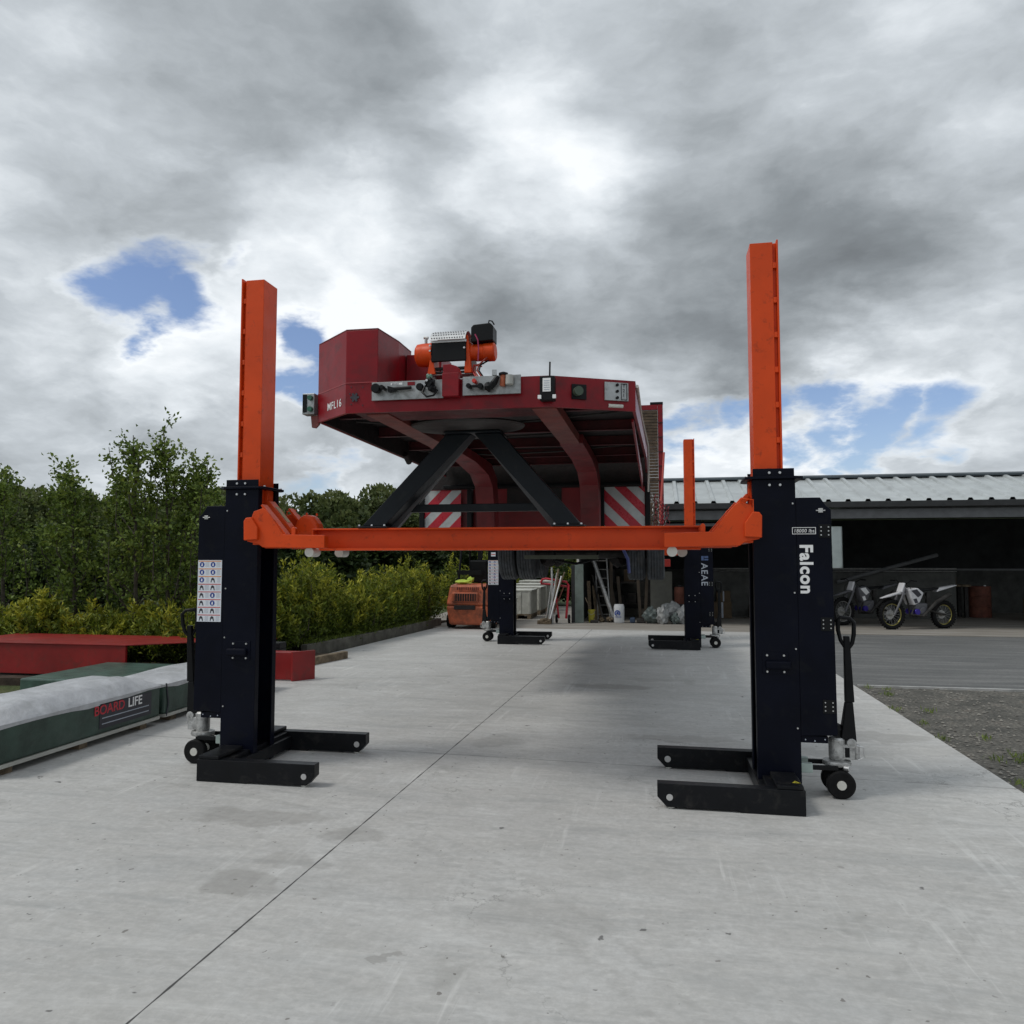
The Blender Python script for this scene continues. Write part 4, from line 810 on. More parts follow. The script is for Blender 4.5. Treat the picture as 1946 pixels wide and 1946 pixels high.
MB().tube([(-1.79, 20.1, .32), (-1.78, 20.03, .24), (-1.70, 20.0, .20), (-1.62, 20.03, .24), (-1.61, 20.1, .32)], .005, 6).build('bail_handle', GALV, T)
T = thing('broom', 'thin wooden handled broom leaning over the yellow bucket', 'broom', (-1.85, 20.3, 0))
MB().cyl((-1.60, 20.02, .05), (-1.88, 20.35, .62), .011, n=8).build('handle', TIMB, T)
MB().box(-1.72, -1.52, 19.96, 20.02, -.002, .07).build('head', DIRTY, T, .01)
# plywood sheet, barrel, cupboard
tag(MB().hexa([(-.20, 20.9, 0), (.37, 20.9, 0), (.37, 20.93, 0), (-.20, 20.93, 0)], [(-.20, 21.05, 1.30), (.37, 21.05, 1.30), (.37, 21.08, 1.30), (-.20, 21.08, 1.30)]).build('board_sheet', mat('grey_board', (.13, .13, .11), .8), None, loc=(.08, 20.9, 0)), 'tall grey-beige board leaning behind the plastic bags', 'board')
T = thing('rust_red_barrel', 'rust red barrel on a stand behind the bags', 'barrel', (.58, 20.9, 0))
MB().lathe([(.02, .45), (.15, .45), (.16, .47), (.155, .65), (.16, .67), (.155, .86), (.14, .9), (.02, .9)], (.58, 20.95, 0), 'z', 24).build('body', RUST, T, smooth=True)
MB().box(.45, .71, 20.8, 21.1, 0, .449).build('stand', DKSTEEL, T, .01)
MB().lathe([(.01, .9), (.05, .9), (.05, .95), (.01, .96)], (.58, 20.95, 0), 'z', 12).build('cap', DKSTEEL, T)
for i, (x, y, r_, sx, sz, m_, lab) in enumerate(((-.18, 20.15, .20, 1.1, 1.0, BAGD, 'crumpled grey-green bag at the left end of the bag heap'), (.10, 19.95, .17, .9, 1.25, BAGW, 'knotted white bag in the front middle of the bag heap'), (.34, 20.3, .2, 1.25, .9, BAGW, 'wide pale plastic bag lying highest on the bag heap'), (.42, 20.0, .13, 1.0, 1.0, BAGD, 'small grey bag at the front right of the heap'), (.62, 20.1, .19, .9, 1.15, BAGW, 'pale upright bag at the right end of the heap, against the distant lift'))):
    zc = r_ * sz * .92 + (.17 if i == 2 else 0)
    o = MB().blob((x, y, zc), r_, 20 + i, .22, 3, (sx, .9, sz)).tube([(x, y, zc + r_ * sz * .8), (x + .03, y, zc + r_ * sz * 1.25)], [.05, .03], 8).build('plastic_bag', m_, None, loc=(x, y, 0)); tag(o, lab, 'bag', 'bags heaped in the shed mouth')
for i, (x, z) in enumerate(((-.72, .09), (-.55, .08))):
    tag(MB().box(x, x + .13 + .1 * i, 20.1, 20.4, 0, z * 1.4).build('low_tray', DIRTY if i else mat('navy_cloth', (.03, .05, .09), .8), None, .02, loc=(x, 20.2, 0)), ('dark blue folded cloth pile right of the white drum', 'low dusty tray on the floor right of the drum')[i], ('cloth', 'tray')[i])
# racking with stored stuff in the gloom
T = thing('storage_rack', 'dark storage rack in the gloom behind the white drum', 'rack', (-.95, 22.5, 0))
for x in (-1.7, -.25):
    for y in (22.3, 22.9): MB().box(x - .03, x + .03, y - .03, y + .03, 0, 2.2).build('upright', DIRTY, T)
for z in (.35, .95, 1.55, 2.1): MB().box(-1.67, -.28, 22.27, 22.93, z, z + .04).build('shelf', mat('grey_shelf', (.05, .046, .042), .8), T)
rnd = random.Random(11)
for z in (.39, .99, 1.59):
    x = -1.6
    while x < -.45:
        w_ = rnd.uniform(.12, .30); h = rnd.uniform(.12, .38); m_ = rnd.choice([DIRTY, BLOCK, DKSTEEL, DIRTY, DKSTEEL, mat('dim_carton', (.05, .035, .02), .9)])
        o = MB().box(x, x + w_, 22.32, 22.32 + rnd.uniform(.3, .5), z + .001, z + h).build('stored_box', m_, None, .01, loc=(x, 22.4, z)); tag(o, 'dusty box stored on the dark rack behind the white drum', 'box', 'boxes on the storage rack'); x += w_ + rnd.uniform(.02, .1)
labs = ['thick grey pipe leaning towards the shed wall behind the yellow bucket', 'dark slim pipe leaning left of the thick grey pipe', 'pale plank leaning just right of the sage post', 'weathered plank leaning behind the broom', 'thin plank leaning lowest behind the bucket']
for i, (xb, xt, zt, r_, m_) in enumerate(((-1.15, -1.72, 1.62, .06, GALV), (-1.42, -1.75, 1.2, .03, DIRTY), (-1.78, -1.84, 1.05, .045, TIMB), (-1.62, -1.70, .92, .04, TIMB), (-1.5, -1.6, .7, .035, TIMB))):
    if i < 2: mb = MB().cyl((xb, 20.5, .0 + r_), (xt, 20.95, zt), r_, n=12)
    else: mb = MB().hexa([(xb - r_, 20.5 + i * .06, 0), (xb + r_, 20.5 + i * .06, 0), (xb + r_, 20.52 + i * .06, 0), (xb - r_, 20.52 + i * .06, 0)], [(xt - r_, 20.85, zt), (xt + r_, 20.85, zt), (xt + r_, 20.87, zt), (xt - r_, 20.87, zt)])
    tag(mb.build('leaning_pipe' if i < 2 else 'plank', m_, None, loc=(xb, 20.5, 0)), labs[i], 'pipe' if i < 2 else 'plank')
rnd = random.Random(5)
for i in range(5):
    x = -1.45 + i * .07 + rnd.uniform(-.02, .02)
    tag(MB().blob((x, 20.2 + rnd.uniform(-.06, .1), .06 + .02 * (i % 2)), .07, 60 + i, .4, 2, (1.2, 1, .8)).build('scrap_piece', [TIMB, DIRTY, BLOCK][i % 3], None, loc=(x, 20.2, 0)), 'small scrap piece on the floor between the yellow bucket and the drum', 'scrap', 'scrap on the shed floor')

# more clutter in the gloom of the shed
def ladder(x0, y0, x1, y1, z1, lab, w_=.32, nr=8):
    T = thing('ladder', lab, 'ladder', (x0, y0, 0)); 
    for s in (-1, 1): MB().cyl((x0 + s * w_ / 2, y0, .03), (x1 + s * w_ / 2, y1, z1), .022, n=8).build('rail', GALV, T)
    for q in range(nr):
        t = (q + .7) / nr; MB().cyl((x0 - w_ / 2 + (x1 - x0) * t, y0 + (y1 - y0) * t, z1 * t), (x0 + w_ / 2 + (x1 - x0) * t, y0 + (y1 - y0) * t, z1 * t), .013, n=6).build('rung', GALV, T)
ladder(-1.42, 20.7, -1.55, 21.3, 1.9, 'aluminium ladder leaning in the shed behind the yellow bucket')
T = thing('work_bench', 'dark work bench against the rear wall behind the bikes', 'bench', (7.2, 23.9, 0))
MB().box(6.0, 8.6, 23.6, 24.3, .86, .92).build('bench_top', TIMB, T, .005)
for x in (6.05, 8.45):
    for y in (23.65, 24.15): MB().box(x, x + .09, y, y + .09, 0, .859).build('leg', DIRTY, T)
rnd = random.Random(17)
sl_ = ['steel oil drum left of the work bench', 'steel oil drum under the end of the work bench', 'steel oil drum at the far right of the shed bay']
for i, (x, y, m_) in enumerate(((5.2, 24.2, mat('drum_blue', (.03, .06, .14), .5)), (8.95, 24.0, RUST), (10.2, 23.2, SAGE))):
    T = thing('oil_drum', sl_[i], 'drum', (x, y, 0))
    MB().lathe([(.02, 0), (.29, 0), (.29, .28), (.30, .29), (.30, .31), (.29, .32), (.29, .57), (.30, .58), (.30, .60), (.29, .61), (.29, .87), (.02, .87)], (x, y, 0), 'z', 28).build('body', m_, T, smooth=True)
    MB().cyl((x + .15, y, .87), (x + .15, y, .90), .03, n=10).build('bung', ZINC, T)
for i, (x, y, z, w_, h_, d_) in enumerate(((1.5, 22.2, 0, .5, .45, .4), (1.6, 22.25, .452, .38, .3, .32), (2.5, 22.3, 0, .6, .35, .4), (9.6, 22.4, 0, .8, .6, .5), (6.3, 23.8, .921, .4, .25, .3), (7.0, 23.85, .921, .3, .35, .3), (7.8, 23.8, .921, .5, .2, .3))):
    T = thing('stored_carton', ['dim carton lowest against the partition in the right bay', 'small carton on top of the lowest one by the partition', 'wide carton by the partition in the right bay', 'large carton on the floor at the right of the shed bay', 'carton at the left end of the work bench', 'tall carton in the middle of the work bench', 'flat carton at the right end of the work bench'][i], 'carton', (x + w_ / 2, y, z))
    MB().box(x, x + w_, y, y + d_, z, z + h_).build('box', mat('carton_brown', (.10, .07, .04), .85, var=.15), T, .006); MB().box(x + w_ * .45, x + w_ * .55, y - .002, y - .0003, z + .01, z + h_ - .01).build('tape', GREYP, T)
for i, (x, xt, zt) in enumerate(((-1.25, -1.28, 1.55), (-1.12, -1.35, 1.35), (-.98, -1.10, 1.15), (-.35, -.28, 1.45), (-.48, -.55, 1.2))):
    tag(MB().hexa([(x - .04, 21.2 + i * .05, 0), (x + .04, 21.2 + i * .05, 0), (x + .04, 21.22 + i * .05, 0), (x - .04, 21.22 + i * .05, 0)], [(xt - .04, 21.7, zt), (xt + .04, 21.7, zt), (xt + .04, 21.72, zt), (xt - .04, 21.72, zt)]).build('plank', mat('dim_plank', (.10, .08, .06), .85), None, loc=(x, 21.2, 0)), ['grey plank standing first left behind the white drum', 'grey plank crossing behind the white drum', 'shorter grey plank behind the white drum', 'grey plank beside the tall board sheet', 'shorter grey plank left of the tall board sheet'][i], 'plank')

# hand truck and pole bundle
T = thing('red_hand_truck', 'bright red tubular hand truck behind the poles left of the sage post', 'hand truck', (-2.5, 19.75, 0))
RT = mat('hand_truck_red', (.45, .015, .03), .4)
MB().tube([(-2.98, 19.75, 1.02), (-2.93, 19.75, 1.11), (-2.85, 19.74, 1.13), (-2.30, 19.72, 1.05), (-2.25, 19.72, .96), (-2.31, 19.68, .12)], .03, 8).tube([(-2.98, 19.78, 1.0), (-2.62, 19.76, .98), (-2.30, 19.74, .93)], .028, 8).tube([(-2.62, 19.76, .98), (-2.50, 19.70, .12)], .025, 8).build('frame', RT, T, smooth=True)
for x in (-2.56, -2.24): 
    wl = MB().lathe(wheel_prof(.11, .05), (x, 19.72, .11), 'x', 20).build('wheel', RUB, T, smooth=True)
    MB().cyl((x - .03, 19.72, .11), (x + .03, 19.72, .11), .03, n=10).build('hub', CREAM, wl)
rnd = random.Random(9)
pm = [GALV, REDST, WHITE, TIMB, GALV, RUST, mat('pale_green_tube', (.28, .40, .33), .5), GALV, TIMB, GALV]
pl_ = ['bright galvanised pole leaning at the front of the bundle', 'red pole in the bundle left of the sage post', 'white pole in the bundle beside the hand truck', 'wooden pole crossing the bundle', 'dull galvanised pole at the back of the bundle', 'rusty pole in the bundle', 'pale green tube crossing the bundle at the right', 'short galvanised pole low in the bundle', 'thin wooden batten leaning in the bundle', 'galvanised pole reaching highest in the bundle']
for i in range(10):
    xb = -2.84 + rnd.uniform(-.03, .25); xt = -2.62 + rnd.uniform(-.08, .36); zt = [1.28, 1.1, 1.2, 1.38, 1.25, .95, .9, .7, 1.3, 1.42][i]; yb = 19.45 + rnd.uniform(-.08, .08)
    tag(MB().cyl((xb, yb, .012), (xt, 19.66 + rnd.uniform(-.02, .02), zt), .018 + .008 * (i % 3 == 0), n=8).build('pole', pm[i], None, loc=(xb, yb, 0)), pl_[i], 'pole', 'poles bundled by the hand truck')
tag(MB().box(-3.0, -2.66, 19.3, 19.42, 0, .09).blob((-2.8, 19.36, .09), .09, 3, .4, 2, (1.5, 1, .6)).build('scrap_timber', TIMB, None, loc=(-2.8, 19.36, 0)), 'rough timber offcut at the foot of the poles', 'timber')

# pale crates on pallets
def crate(x0, x1, y0, y1, h, lab):
    T = thing('pale_crate', lab, 'crate', ((x0 + x1) / 2, (y0 + y1) / 2, 0), group='pale crates standing in a row on pallets')
    MB().box(x0 + .015, x1 - .015, y0 + .015, y1 - .015, .12, h - .05).build('body', CRATE, T, .01)
    MB().box(x0, x1, y0, y1, h - .048, h).build('lid', CRATE, T, .01)
    rb = MB()
    for q in range(4): rb.box(x0 + .05 + q * (x1 - x0 - .15) / 3, x0 + .10 + q * (x1 - x0 - .15) / 3, y0, y0 + .0145, .13, h - .06)
    rb.build('rib', CRATE, T, .003)
    pt = MB()
    for q in range(3): pt.box(x0 + .02 + q * (x1 - x0 - .14) / 2, x0 + .12 + q * (x1 - x0 - .14) / 2, y0, y1, 0, .09)
    pt.box(x0, x1, y0, y1, .091, .119); pt.build('pallet', TIMB, T)
crate(-4.0, -3.74, 20.0, 20.6, .60, 'smallest pale crate, nearest and lowest in the row behind the distant left lift')
crate(-4.3, -3.42, 21.0, 22.1, .79, 'pale crate second in the row, its broad front showing right of the distant left lift')
crate(-4.4, -3.40, 22.6, 23.7, .82, 'pale crate third in the row')
crate(-4.5, -3.42, 24.1, 25.2, .86, 'pale crate fourth in the row')
crate(-4.6, -3.45, 25.6, 26.8, .92, 'tallest pale crate at the far end of the row')

# forklift
T = thing('forklift_truck', 'old orange forklift parked with its grimy counterweight towards the camera', 'forklift', (-4.35, 18.3, 0))
cw = MB().hexa([(-4.80, 17.50, .10), (-3.90, 17.50, .10), (-3.84, 18.2, .10), (-4.88, 18.2, .10)], [(-4.86, 17.42, .55), (-3.84, 17.42, .55), (-3.82, 18.2, .55), (-4.90, 18.2, .55)])
cw.hexa([(-4.86, 17.42, .5501), (-3.84, 17.42, .5501), (-3.82, 18.2, .5501), (-4.90, 18.2, .5501)], [(-4.78, 17.50, 1.03), (-3.90, 17.50, 1.03), (-3.86, 18.2, 1.05), (-4.84, 18.2, 1.05)])
cwo = cw.build('counterweight', FORK, T, .05)
MB().box(-4.72, -4.08, 17.395, 17.46, .63, .86).build('grille_frame', FORK, cwo, .03)
MB().box(-4.66, -4.14, 17.385, 17.396, .66, .83).build('grille', UNDER, cwo)
gb = MB()
for q in range(9): gb.box(-4.64 + q * .058, -4.628 + q * .058, 17.375, 17.386, .665, .825)
gb.build('grille_bar', FORK, cwo)
MB().box(-4.66, -4.16, 17.385, 17.44, .46, .56).build('slot', UNDER, cwo, .01)
lv = MB()
for q in range(12): lv.box(-4.60 + q * .045, -4.58 + q * .045, 17.44, 17.455, .91, .98)
lv.build('louvre', REDW, cwo)
MB().box(-4.82, -3.88, 18.201, 19.7, .25, .95).build('chassis', FORK, T, .03)
for x in (-4.86, -3.86):
    for y, r_ in ((17.95, .17), (19.3, .23)):
        wl = MB().lathe(wheel_prof(r_, .18), (x, y, r_), 'x', 24).build('wheel', RUB, T, smooth=True); MB().cyl((x - .095, y, r_), (x + .095, y, r_), r_ * .45, n=14).build('rim', FORK, wl)
for x in (-4.78, -3.92):
    MB().tube([(x, 18.25, 1.04), (x + .03, 18.35, 1.6), (x + .05, 18.45, 2.15)], .03, 8).tube([(x, 19.5, .95), (x + .05, 19.2, 2.15)], .03, 8).build('guard_post', PLAST, T)
gr = MB().box(-4.78, -3.84, 18.40, 18.46, 2.151, 2.20).box(-4.78, -3.84, 19.18, 19.24, 2.151, 2.20)
for q in range(6): gr.box(-4.75 + q * .17, -4.71 + q * .17, 18.461, 19.179, 2.155, 2.19)
gr.build('overhead_guard', PLAST, T)
MB().prism([(18.5, 1.052), (19.0, 1.052), (19.0, 1.20), (18.62, 1.22), (18.58, 1.60), (18.48, 1.60)], 'x', -4.55, -4.12).build('seat', PLAST, T, .03)
for x in (-4.65, -4.15): MB().box(x, x + .10, 19.75, 19.9, .1, 2.6).build('mast_rail', PLAST, T, .005)
MB().box(-4.70, -4.0, 19.8, 19.86, 1.5, 1.62).box(-4.70, -4.0, 19.8, 19.86, 2.3, 2.42).build('mast_tie', PLAST, T)
MB().box(-4.80, -4.2, 18.22, 18.30, 1.25, 1.36).build('guard_shelf', PLAST, T)
for x in (-4.75, -4.12): MB().box(x, x + .12, 19.901, 20.9, .08, .13).build('fork', DIRTY, T)
tag(MB().blob((-4.52, 17.75, 1.09), .13, 4, .3, 2, (1.6, 1, .45)).blob((-4.36, 17.8, 1.14), .08, 6, .3, 2, (1, 1, .9)).build('hi_vis_cloth', LIME, None, loc=(-4.5, 17.75, 1.04)), 'lime hi-vis cloth crumpled on top of the forklift counterweight', 'cloth')

# dirt bikes
def bike(loc, rz, lab, rimm, fm, steer=0.0):
    T = thing('dirt_bike', lab, 'motorbike', loc, rz, 'dirt bikes parked in the shed mouth', world=False)
    def wh(x, r_, w_, st=0):
        mb = MB(); prof = [(r_ - .085, -w_ * .3), (r_ - .03, -w_ / 2), (r_, -w_ * .3), (r_, w_ * .3), (r_ - .03, w_ / 2), (r_ - .085, w_ * .3)]
        rings = []
        for rr, a in prof + prof[:1]:
            rings.append([mb.bm.verts.new((x + rr * math.cos(q * math.pi / 16), a, r_ + rr * math.sin(q * math.pi / 16))) for q in range(32)])
        for A_, B_ in zip(rings, rings[1:]):
            for j in range(32): mb._f([A_[j], A_[(j + 1) % 32], B_[(j + 1) % 32], B_[j]])
        for q in range(32):
            a = q * math.pi / 16; mb.box(x + (r_ + .004) * math.cos(a) - .012, x + (r_ + .004) * math.cos(a) + .012, -w_ * .42, w_ * .42, r_ + (r_ + .004) * math.sin(a) - .012 if 8 != 9 else 0, r_ + (r_ + .004) * math.sin(a) + .012)
        t = mb.build('wheel', RUB, T)
        ri = MB(); pts = [(x + (r_ - .09) * math.cos(q * math.pi / 16), 0, r_ + (r_ - .09) * math.sin(q * math.pi / 16)) for q in range(33)]
        ri.tube(pts, .013, 6, cap=False); ri.build('rim', rimm, t)
        s_ = MB()
        for q in range(16): s_.cyl((x, .02 * (-1) ** q, r_), (x + (r_ - .09) * math.cos(q * math.pi / 8), 0, r_ + (r_ - .09) * math.sin(q * math.pi / 8)), .0025, n=4)
        s_.cyl((x, -.05, r_), (x, .05, r_), .035, n=12); s_.build('spokes', GALV, t)
    wh(0, .34, .08); wh(1.42, .32, .11)
    for s in (-.09, .09): MB().tube([(0, s, .34), (.22, s, .74), (.32, s, .98)], [.024, .028, .022], 10).build('fork_leg', BIKEG, T, smooth=True)
    MB().prism([(-.30, .72), (-.10, .79), (.18, .86), (.36, .83), (.34, .80), (.14, .81), (-.08, .75)], 'y', -.055, .055).build('front_fender', fm, T, .012)
    MB().prism([(.20, .86), (.25, .84), (.34, 1.07), (.29, 1.08)], 'y', -.09, .09).build('number_plate', BIKEW, T, .02)
    MB().prism([(.36, .93), (.62, .96), (.78, .84), (.66, .62), (.50, .55), (.42, .72)], 'y', -.15, .15).build('tank_shroud', fm, T, .03)
    for s in (-.152, .152):
        a_, b_ = sorted((s, s * 1.012)); MB().prism([(.42, .90), (.58, .93), (.70, .80), (.60, .74)], 'y', a_, b_).prism([(.47, .70), (.56, .72), (.60, .62), (.52, .60)], 'y', a_, b_).build('graphic', BLKP if fm is BIKEW else WHITE, T)
    MB().prism([(.235, .93), (.262, .92), (.30, 1.02), (.275, 1.03)], 'y', -.05, .05).build('race_number', BLKP, T)
    MB().tube([(.33, .1, 1.05), (.20, .12, .98), (.12, .08, .75), (.05, .06, .45)], .007, 6).tube([(.33, -.1, 1.05), (.42, -.14, .95), (.55, -.12, .70)], .006, 6).build('cable', PLAST, T)
    MB().cyl((0, .055, .34), (0, .062, .34), .11, n=20).build('brake_disc', GALV, T); MB().cyl((1.42, .055, .32), (1.42, .062, .32), .10, n=20).build('brake_disc', GALV, T)
    MB().box(.95, 1.05, -.03, .03, .45, .85).tube([(.55, -.05, .62), (.62, -.06, .74), (.75, -.03, .72)], .03, 8).build('shock', DIRTY, T)
    MB().prism([(.60, .93), (.80, .86), (1.30, .92), (1.30, .96), (.80, .93), (.62, .98)], 'y', -.07, .07).build('seat', PLAST, T, .02)
    MB().prism([(1.20, .86), (1.75, 1.0), (1.76, 1.02), (1.25, .94)], 'y', -.08, .08).build('rear_fender', fm, T, .01)
    MB().box(.52, .90, -.11, .11, .30, .60).cyl((.75, -.14, .42), (.75, .14, .42), .10, n=16).build('engine', BIKEG, T, .03)
    MB().cyl((.58, -.16, .40), (.58, .16, .40), .075, n=16).build('engine_cover', PURP, T, .01)
    MB().tube([(.34, 0, .95), (.45, 0, .60), (.50, 0, .28), (.95, 0, .28), (1.0, 0, .60), (.85, 0, .86), (.34, 0, .93)], .02, 8).tube([(.9, 0, .45), (1.42, .07, .32)], .025, 8).tube([(.9, 0, .45), (1.42, -.07, .32)], .025, 8).build('frame', DIRTY, T)
    MB().tube([(.34, -.40, 1.12), (.36, -.25, 1.14), (.34, -.10, 1.06), (.34, .10, 1.06), (.36, .25, 1.14), (.34, .40, 1.12)], .012, 8).build('handlebar', PLAST, T, smooth=True)
    for s in (-1, 1): MB().cyl((.345, s * .28, 1.125), (.34, s * .41, 1.12), .019, n=10).build('grip', PLAST, T)
    MB().tube([(.55, -.10, .55), (.40, -.16, .35), (.70, -.18, .30), (1.1, -.15, .62), (1.5, -.13, .80)], [.02, .025, .03, .045, .05], 10).build('exhaust', DIRTY, T, smooth=True)
bike((4.50, 20.4, 0), R(30), 'white and grey dirt bike with a number plate, the left one in the shed mouth', GALV, BIKEG)
bike((5.34, 19.35, 0), R(24), 'dirt bike with bright white fenders and gold rims, in front of the other bike', GOLD, BIKEW)

# ------------------------------------------------------------------ left side: packs, red steel, edging
def pack(x0, x1, y0, y1, z0, z1, lab, dome=.1, seed=0):
    T = thing('wrapped_pack', lab, 'timber pack', ((x0 + x1) / 2, (y0 + y1) / 2, 0), group='green wrapped timber packs')
    MB().box(x0, x1, y0, y1, z0, z1).build('wrapper', GREENW, T, .02)
    rnd = random.Random(seed); b = MB(); nx, ny = 8, 10; V = []
    for i in range(nx + 1):
        row = []
        for j in range(ny + 1):
            u, v = i / nx, j / ny; e = min(u, 1 - u, v, 1 - v) * 5; h = dome * min(1, e) ** .6 + rnd.uniform(-.012, .012) * (e > 0)
            row.append(b.bm.verts.new((x0 - .004 + (x1 - x0 + .008) * u, y0 - .004 + (y1 - y0 + .008) * v, z1 + .002 + h)))
        V.append(row)
    for i in range(nx):
        for j in range(ny): b._f([V[i][j], V[i + 1][j], V[i + 1][j + 1], V[i][j + 1]])
    per = [V[i][0] for i in range(nx + 1)] + [V[nx][j] for j in range(1, ny + 1)] + [V[i][ny] for i in range(nx - 1, -1, -1)] + [V[0][j] for j in range(ny - 1, 0, -1)]
    low = [b.bm.verts.new((p.co.x, p.co.y, z1 - .03 + rnd.uniform(-.015, .02))) for p in per]
    for i in range(len(per)): b._f([per[i], per[(i + 1) % len(per)], low[(i + 1) % len(per)], low[i]])
    b.build('top_sheet', WHITEW, T, smooth=True)
    MB().box(x0 + .01, x1 + .006, y0 + .01, y1 - .01, z0 - .03, z0 - .001).build('bottom_board', mat('pale_board', (.42, .42, .38), .7), T)
    bb = MB()
    for q in range(3):
        y = y0 + .15 + q * (y1 - y0 - .4) / 2; bb.box(x0, x1 - .03, y, y + .09, 0, z0 - .031)
    bb.build('bearer', TIMB, T)
    MB().tube([(x1 + .006, y0 + .02, z1 + .01), (x1 + .006, y0 + .06, z0 + .1), (x1 + .006, y0 + .03, z0 - .02)], .008, 5).build('strap', BLKP, T)
    return T
XF = -4.80
pk = pack(-5.52, XF, 4.9, 6.86, .085, .375, 'green wrapped pack with domed white top and red and white lettering', .13, 1)
MB().box(XF + .001, XF + .004, 6.02, 6.72, .13, .345).build('label_panel', BLKP, pk)
textmesh('lettering', 'BOARD', .115, REFR, pk, (XF + .005, 5.95, .255), (0, 1, 0), (0, 0, 1), bold=.002)
textmesh('lettering', 'LIFE', .115, WHITE, pk, (XF + .005, 6.385, .255), (0, 1, 0), (0, 0, 1), bold=.002, sx=1.0)
for z in (.215, .165): MB().box(XF + .0045, XF + .006, 6.05, 6.68, z, z + .008).build('label_line', GREYP, pk)
pk2 = pack(-5.52, XF, 6.92, 9.0, .085, .375, 'green wrapped pack with a flat white top behind the near left lift', .04, 2)
lb = MB()
for a, b2, c, d in ((7.42, 8.3, .335, .341), (7.42, 8.3, .165, .171), (7.42, 7.428, .171, .335), (8.29, 8.3, .171, .335)): lb.box(XF + .001, XF + .003, a, b2, c, d)
for q in range(4): lb.box(XF + .001, XF + .003, 7.52, 8.2 - .1 * (q % 2), .19 + q * .036, .20 + q * .036)
lb.build('red_outline_label', mat('faded_red_print', (.20, .03, .04), .6), pk2)
pk3 = thing('wrapped_pack', 'low all-green wrapped pack behind the two white-topped packs', 'timber pack', (-6.3, 8.2, 0), group='green wrapped timber packs')
MB().box(-7.0, -5.68, 7.5, 8.9, .03, .29).build('wrapper', mat('pale_green_wrap', (.055, .10, .08), .35, var=.2, bump=.35, bs=9), pk3, .02)
MB().box(-6.9, -5.7, 7.7, 7.8, 0, .029).box(-6.9, -5.7, 8.5, 8.6, 0, .029).build('bearer', TIMB, pk3)
T = thing('steel_girder', 'long red steel girder with a wide top flange behind the green packs', 'steel girder', (-7.0, 9.6, 0))
MB().box(-9.6, -6.885, 9.08, 9.12, .08, .478).build('front_web', REDST, T, .003)
MB().hexa([(-9.6, 9.06, .480), (-6.87, 9.06, .480), (-5.35, 10.25, .480), (-9.6, 10.25, .480)], [(-9.6, 9.06, .492), (-6.87, 9.06, .492), (-5.35, 10.25, .492), (-9.6, 10.25, .492)]).build('top_flange', REDST, T, .002)
MB().box(-6.72, -5.45, 10.2, 10.23, .10, .479).build('rear_web', REDST, T, .002)
for x, y in ((-9.4, 9.2), (-7.1, 9.2), (-6.6, 10.1), (-5.6, 10.1)): MB().box(x - .05, x + .05, y - .05, y + .05, -.05, .079 if y < 9.5 else .099).build('bearer', TIMB, T)
T = thing('red_steel_channel', 'short red steel channel with an end plate just right of the near left lift', 'steel beam', (-5.0, 9.7, 0))
MB().box(-6.2, -4.80, 9.62, 9.66, .015, .37).box(-6.2, -4.80, 9.661, 9.86, .355, .368).build('web', REDST, T, .002)
MB().hexa([(-4.80, 9.60, 0), (-4.77, 9.58, 0), (-4.58, 9.86, 0), (-4.61, 9.88, 0)], [(-4.80, 9.60, .385), (-4.77, 9.58, .385), (-4.58, 9.86, .385), (-4.61, 9.88, .385)]).build('end_plate', REDST, T, .002)
tag(MB().box(-5.55, -5.15, 9.95, 10.15, .38, .46).box(-5.55, -5.15, 9.95, 10.15, -.04, .379).build('black_block', PLAST, None, .01, loc=(-5.35, 10, 0)), 'black block with a pale top behind the short red channel', 'block')
T = tag(MB().hexa([(-5.72, 9.2, -.05), (-5.60, 9.2, -.05), (-5.00, 12.0, -.05), (-5.10, 12.06, -.05)], [(-5.72, 9.2, .115), (-5.60, 9.2, .115), (-5.00, 12.0, .115), (-5.10, 12.06, .115)]).build('timber_sleeper', TIMB, None, .008, loc=(-5.4, 10.6, 0)), 'weathered timber sleeper edging the shrub bed beside the red channel', 'sleeper')
kp = [(-5.86, 12.3), (-5.62, 14.2), (-5.46, 16.2), (-5.30, 18.6)]
for i in range(3):
    (xa, ya), (xb, yb) = kp[i], kp[i + 1]
    yb -= .012
    tag(MB().hexa([(xa - .12, ya, -.05), (xa, ya, -.05), (xb, yb, -.05), (xb - .12, yb, -.05)], [(xa - .12, ya, .17), (xa, ya, .17), (xb, yb, .17), (xb - .12, yb, .17)]).build('kerb_block', mat('mossy_concrete', (.13, .125, .105), .9, var=.25, vs=4, dirt=(.06, .06, .045), dirtamt=.5), None, .01, loc=(xa, ya, 0)), ('low concrete kerb length nearest the timber sleeper', 'middle length of the low concrete kerb under the hedge', 'far length of the low concrete kerb, ending at the forklift')[i], 'kerb', 'concrete kerb along the hedge')
struct(MB().prism([(-5.75, 9.2), (-5.14, 12.1), (-5.95, 12.3), (-5.58, 16.2), (-5.42, 19.5), (-9.5, 19.5), (-12, 8.5), (-9, 8.8)], 'z', -.06, .05).build('planting_bed', SOIL))

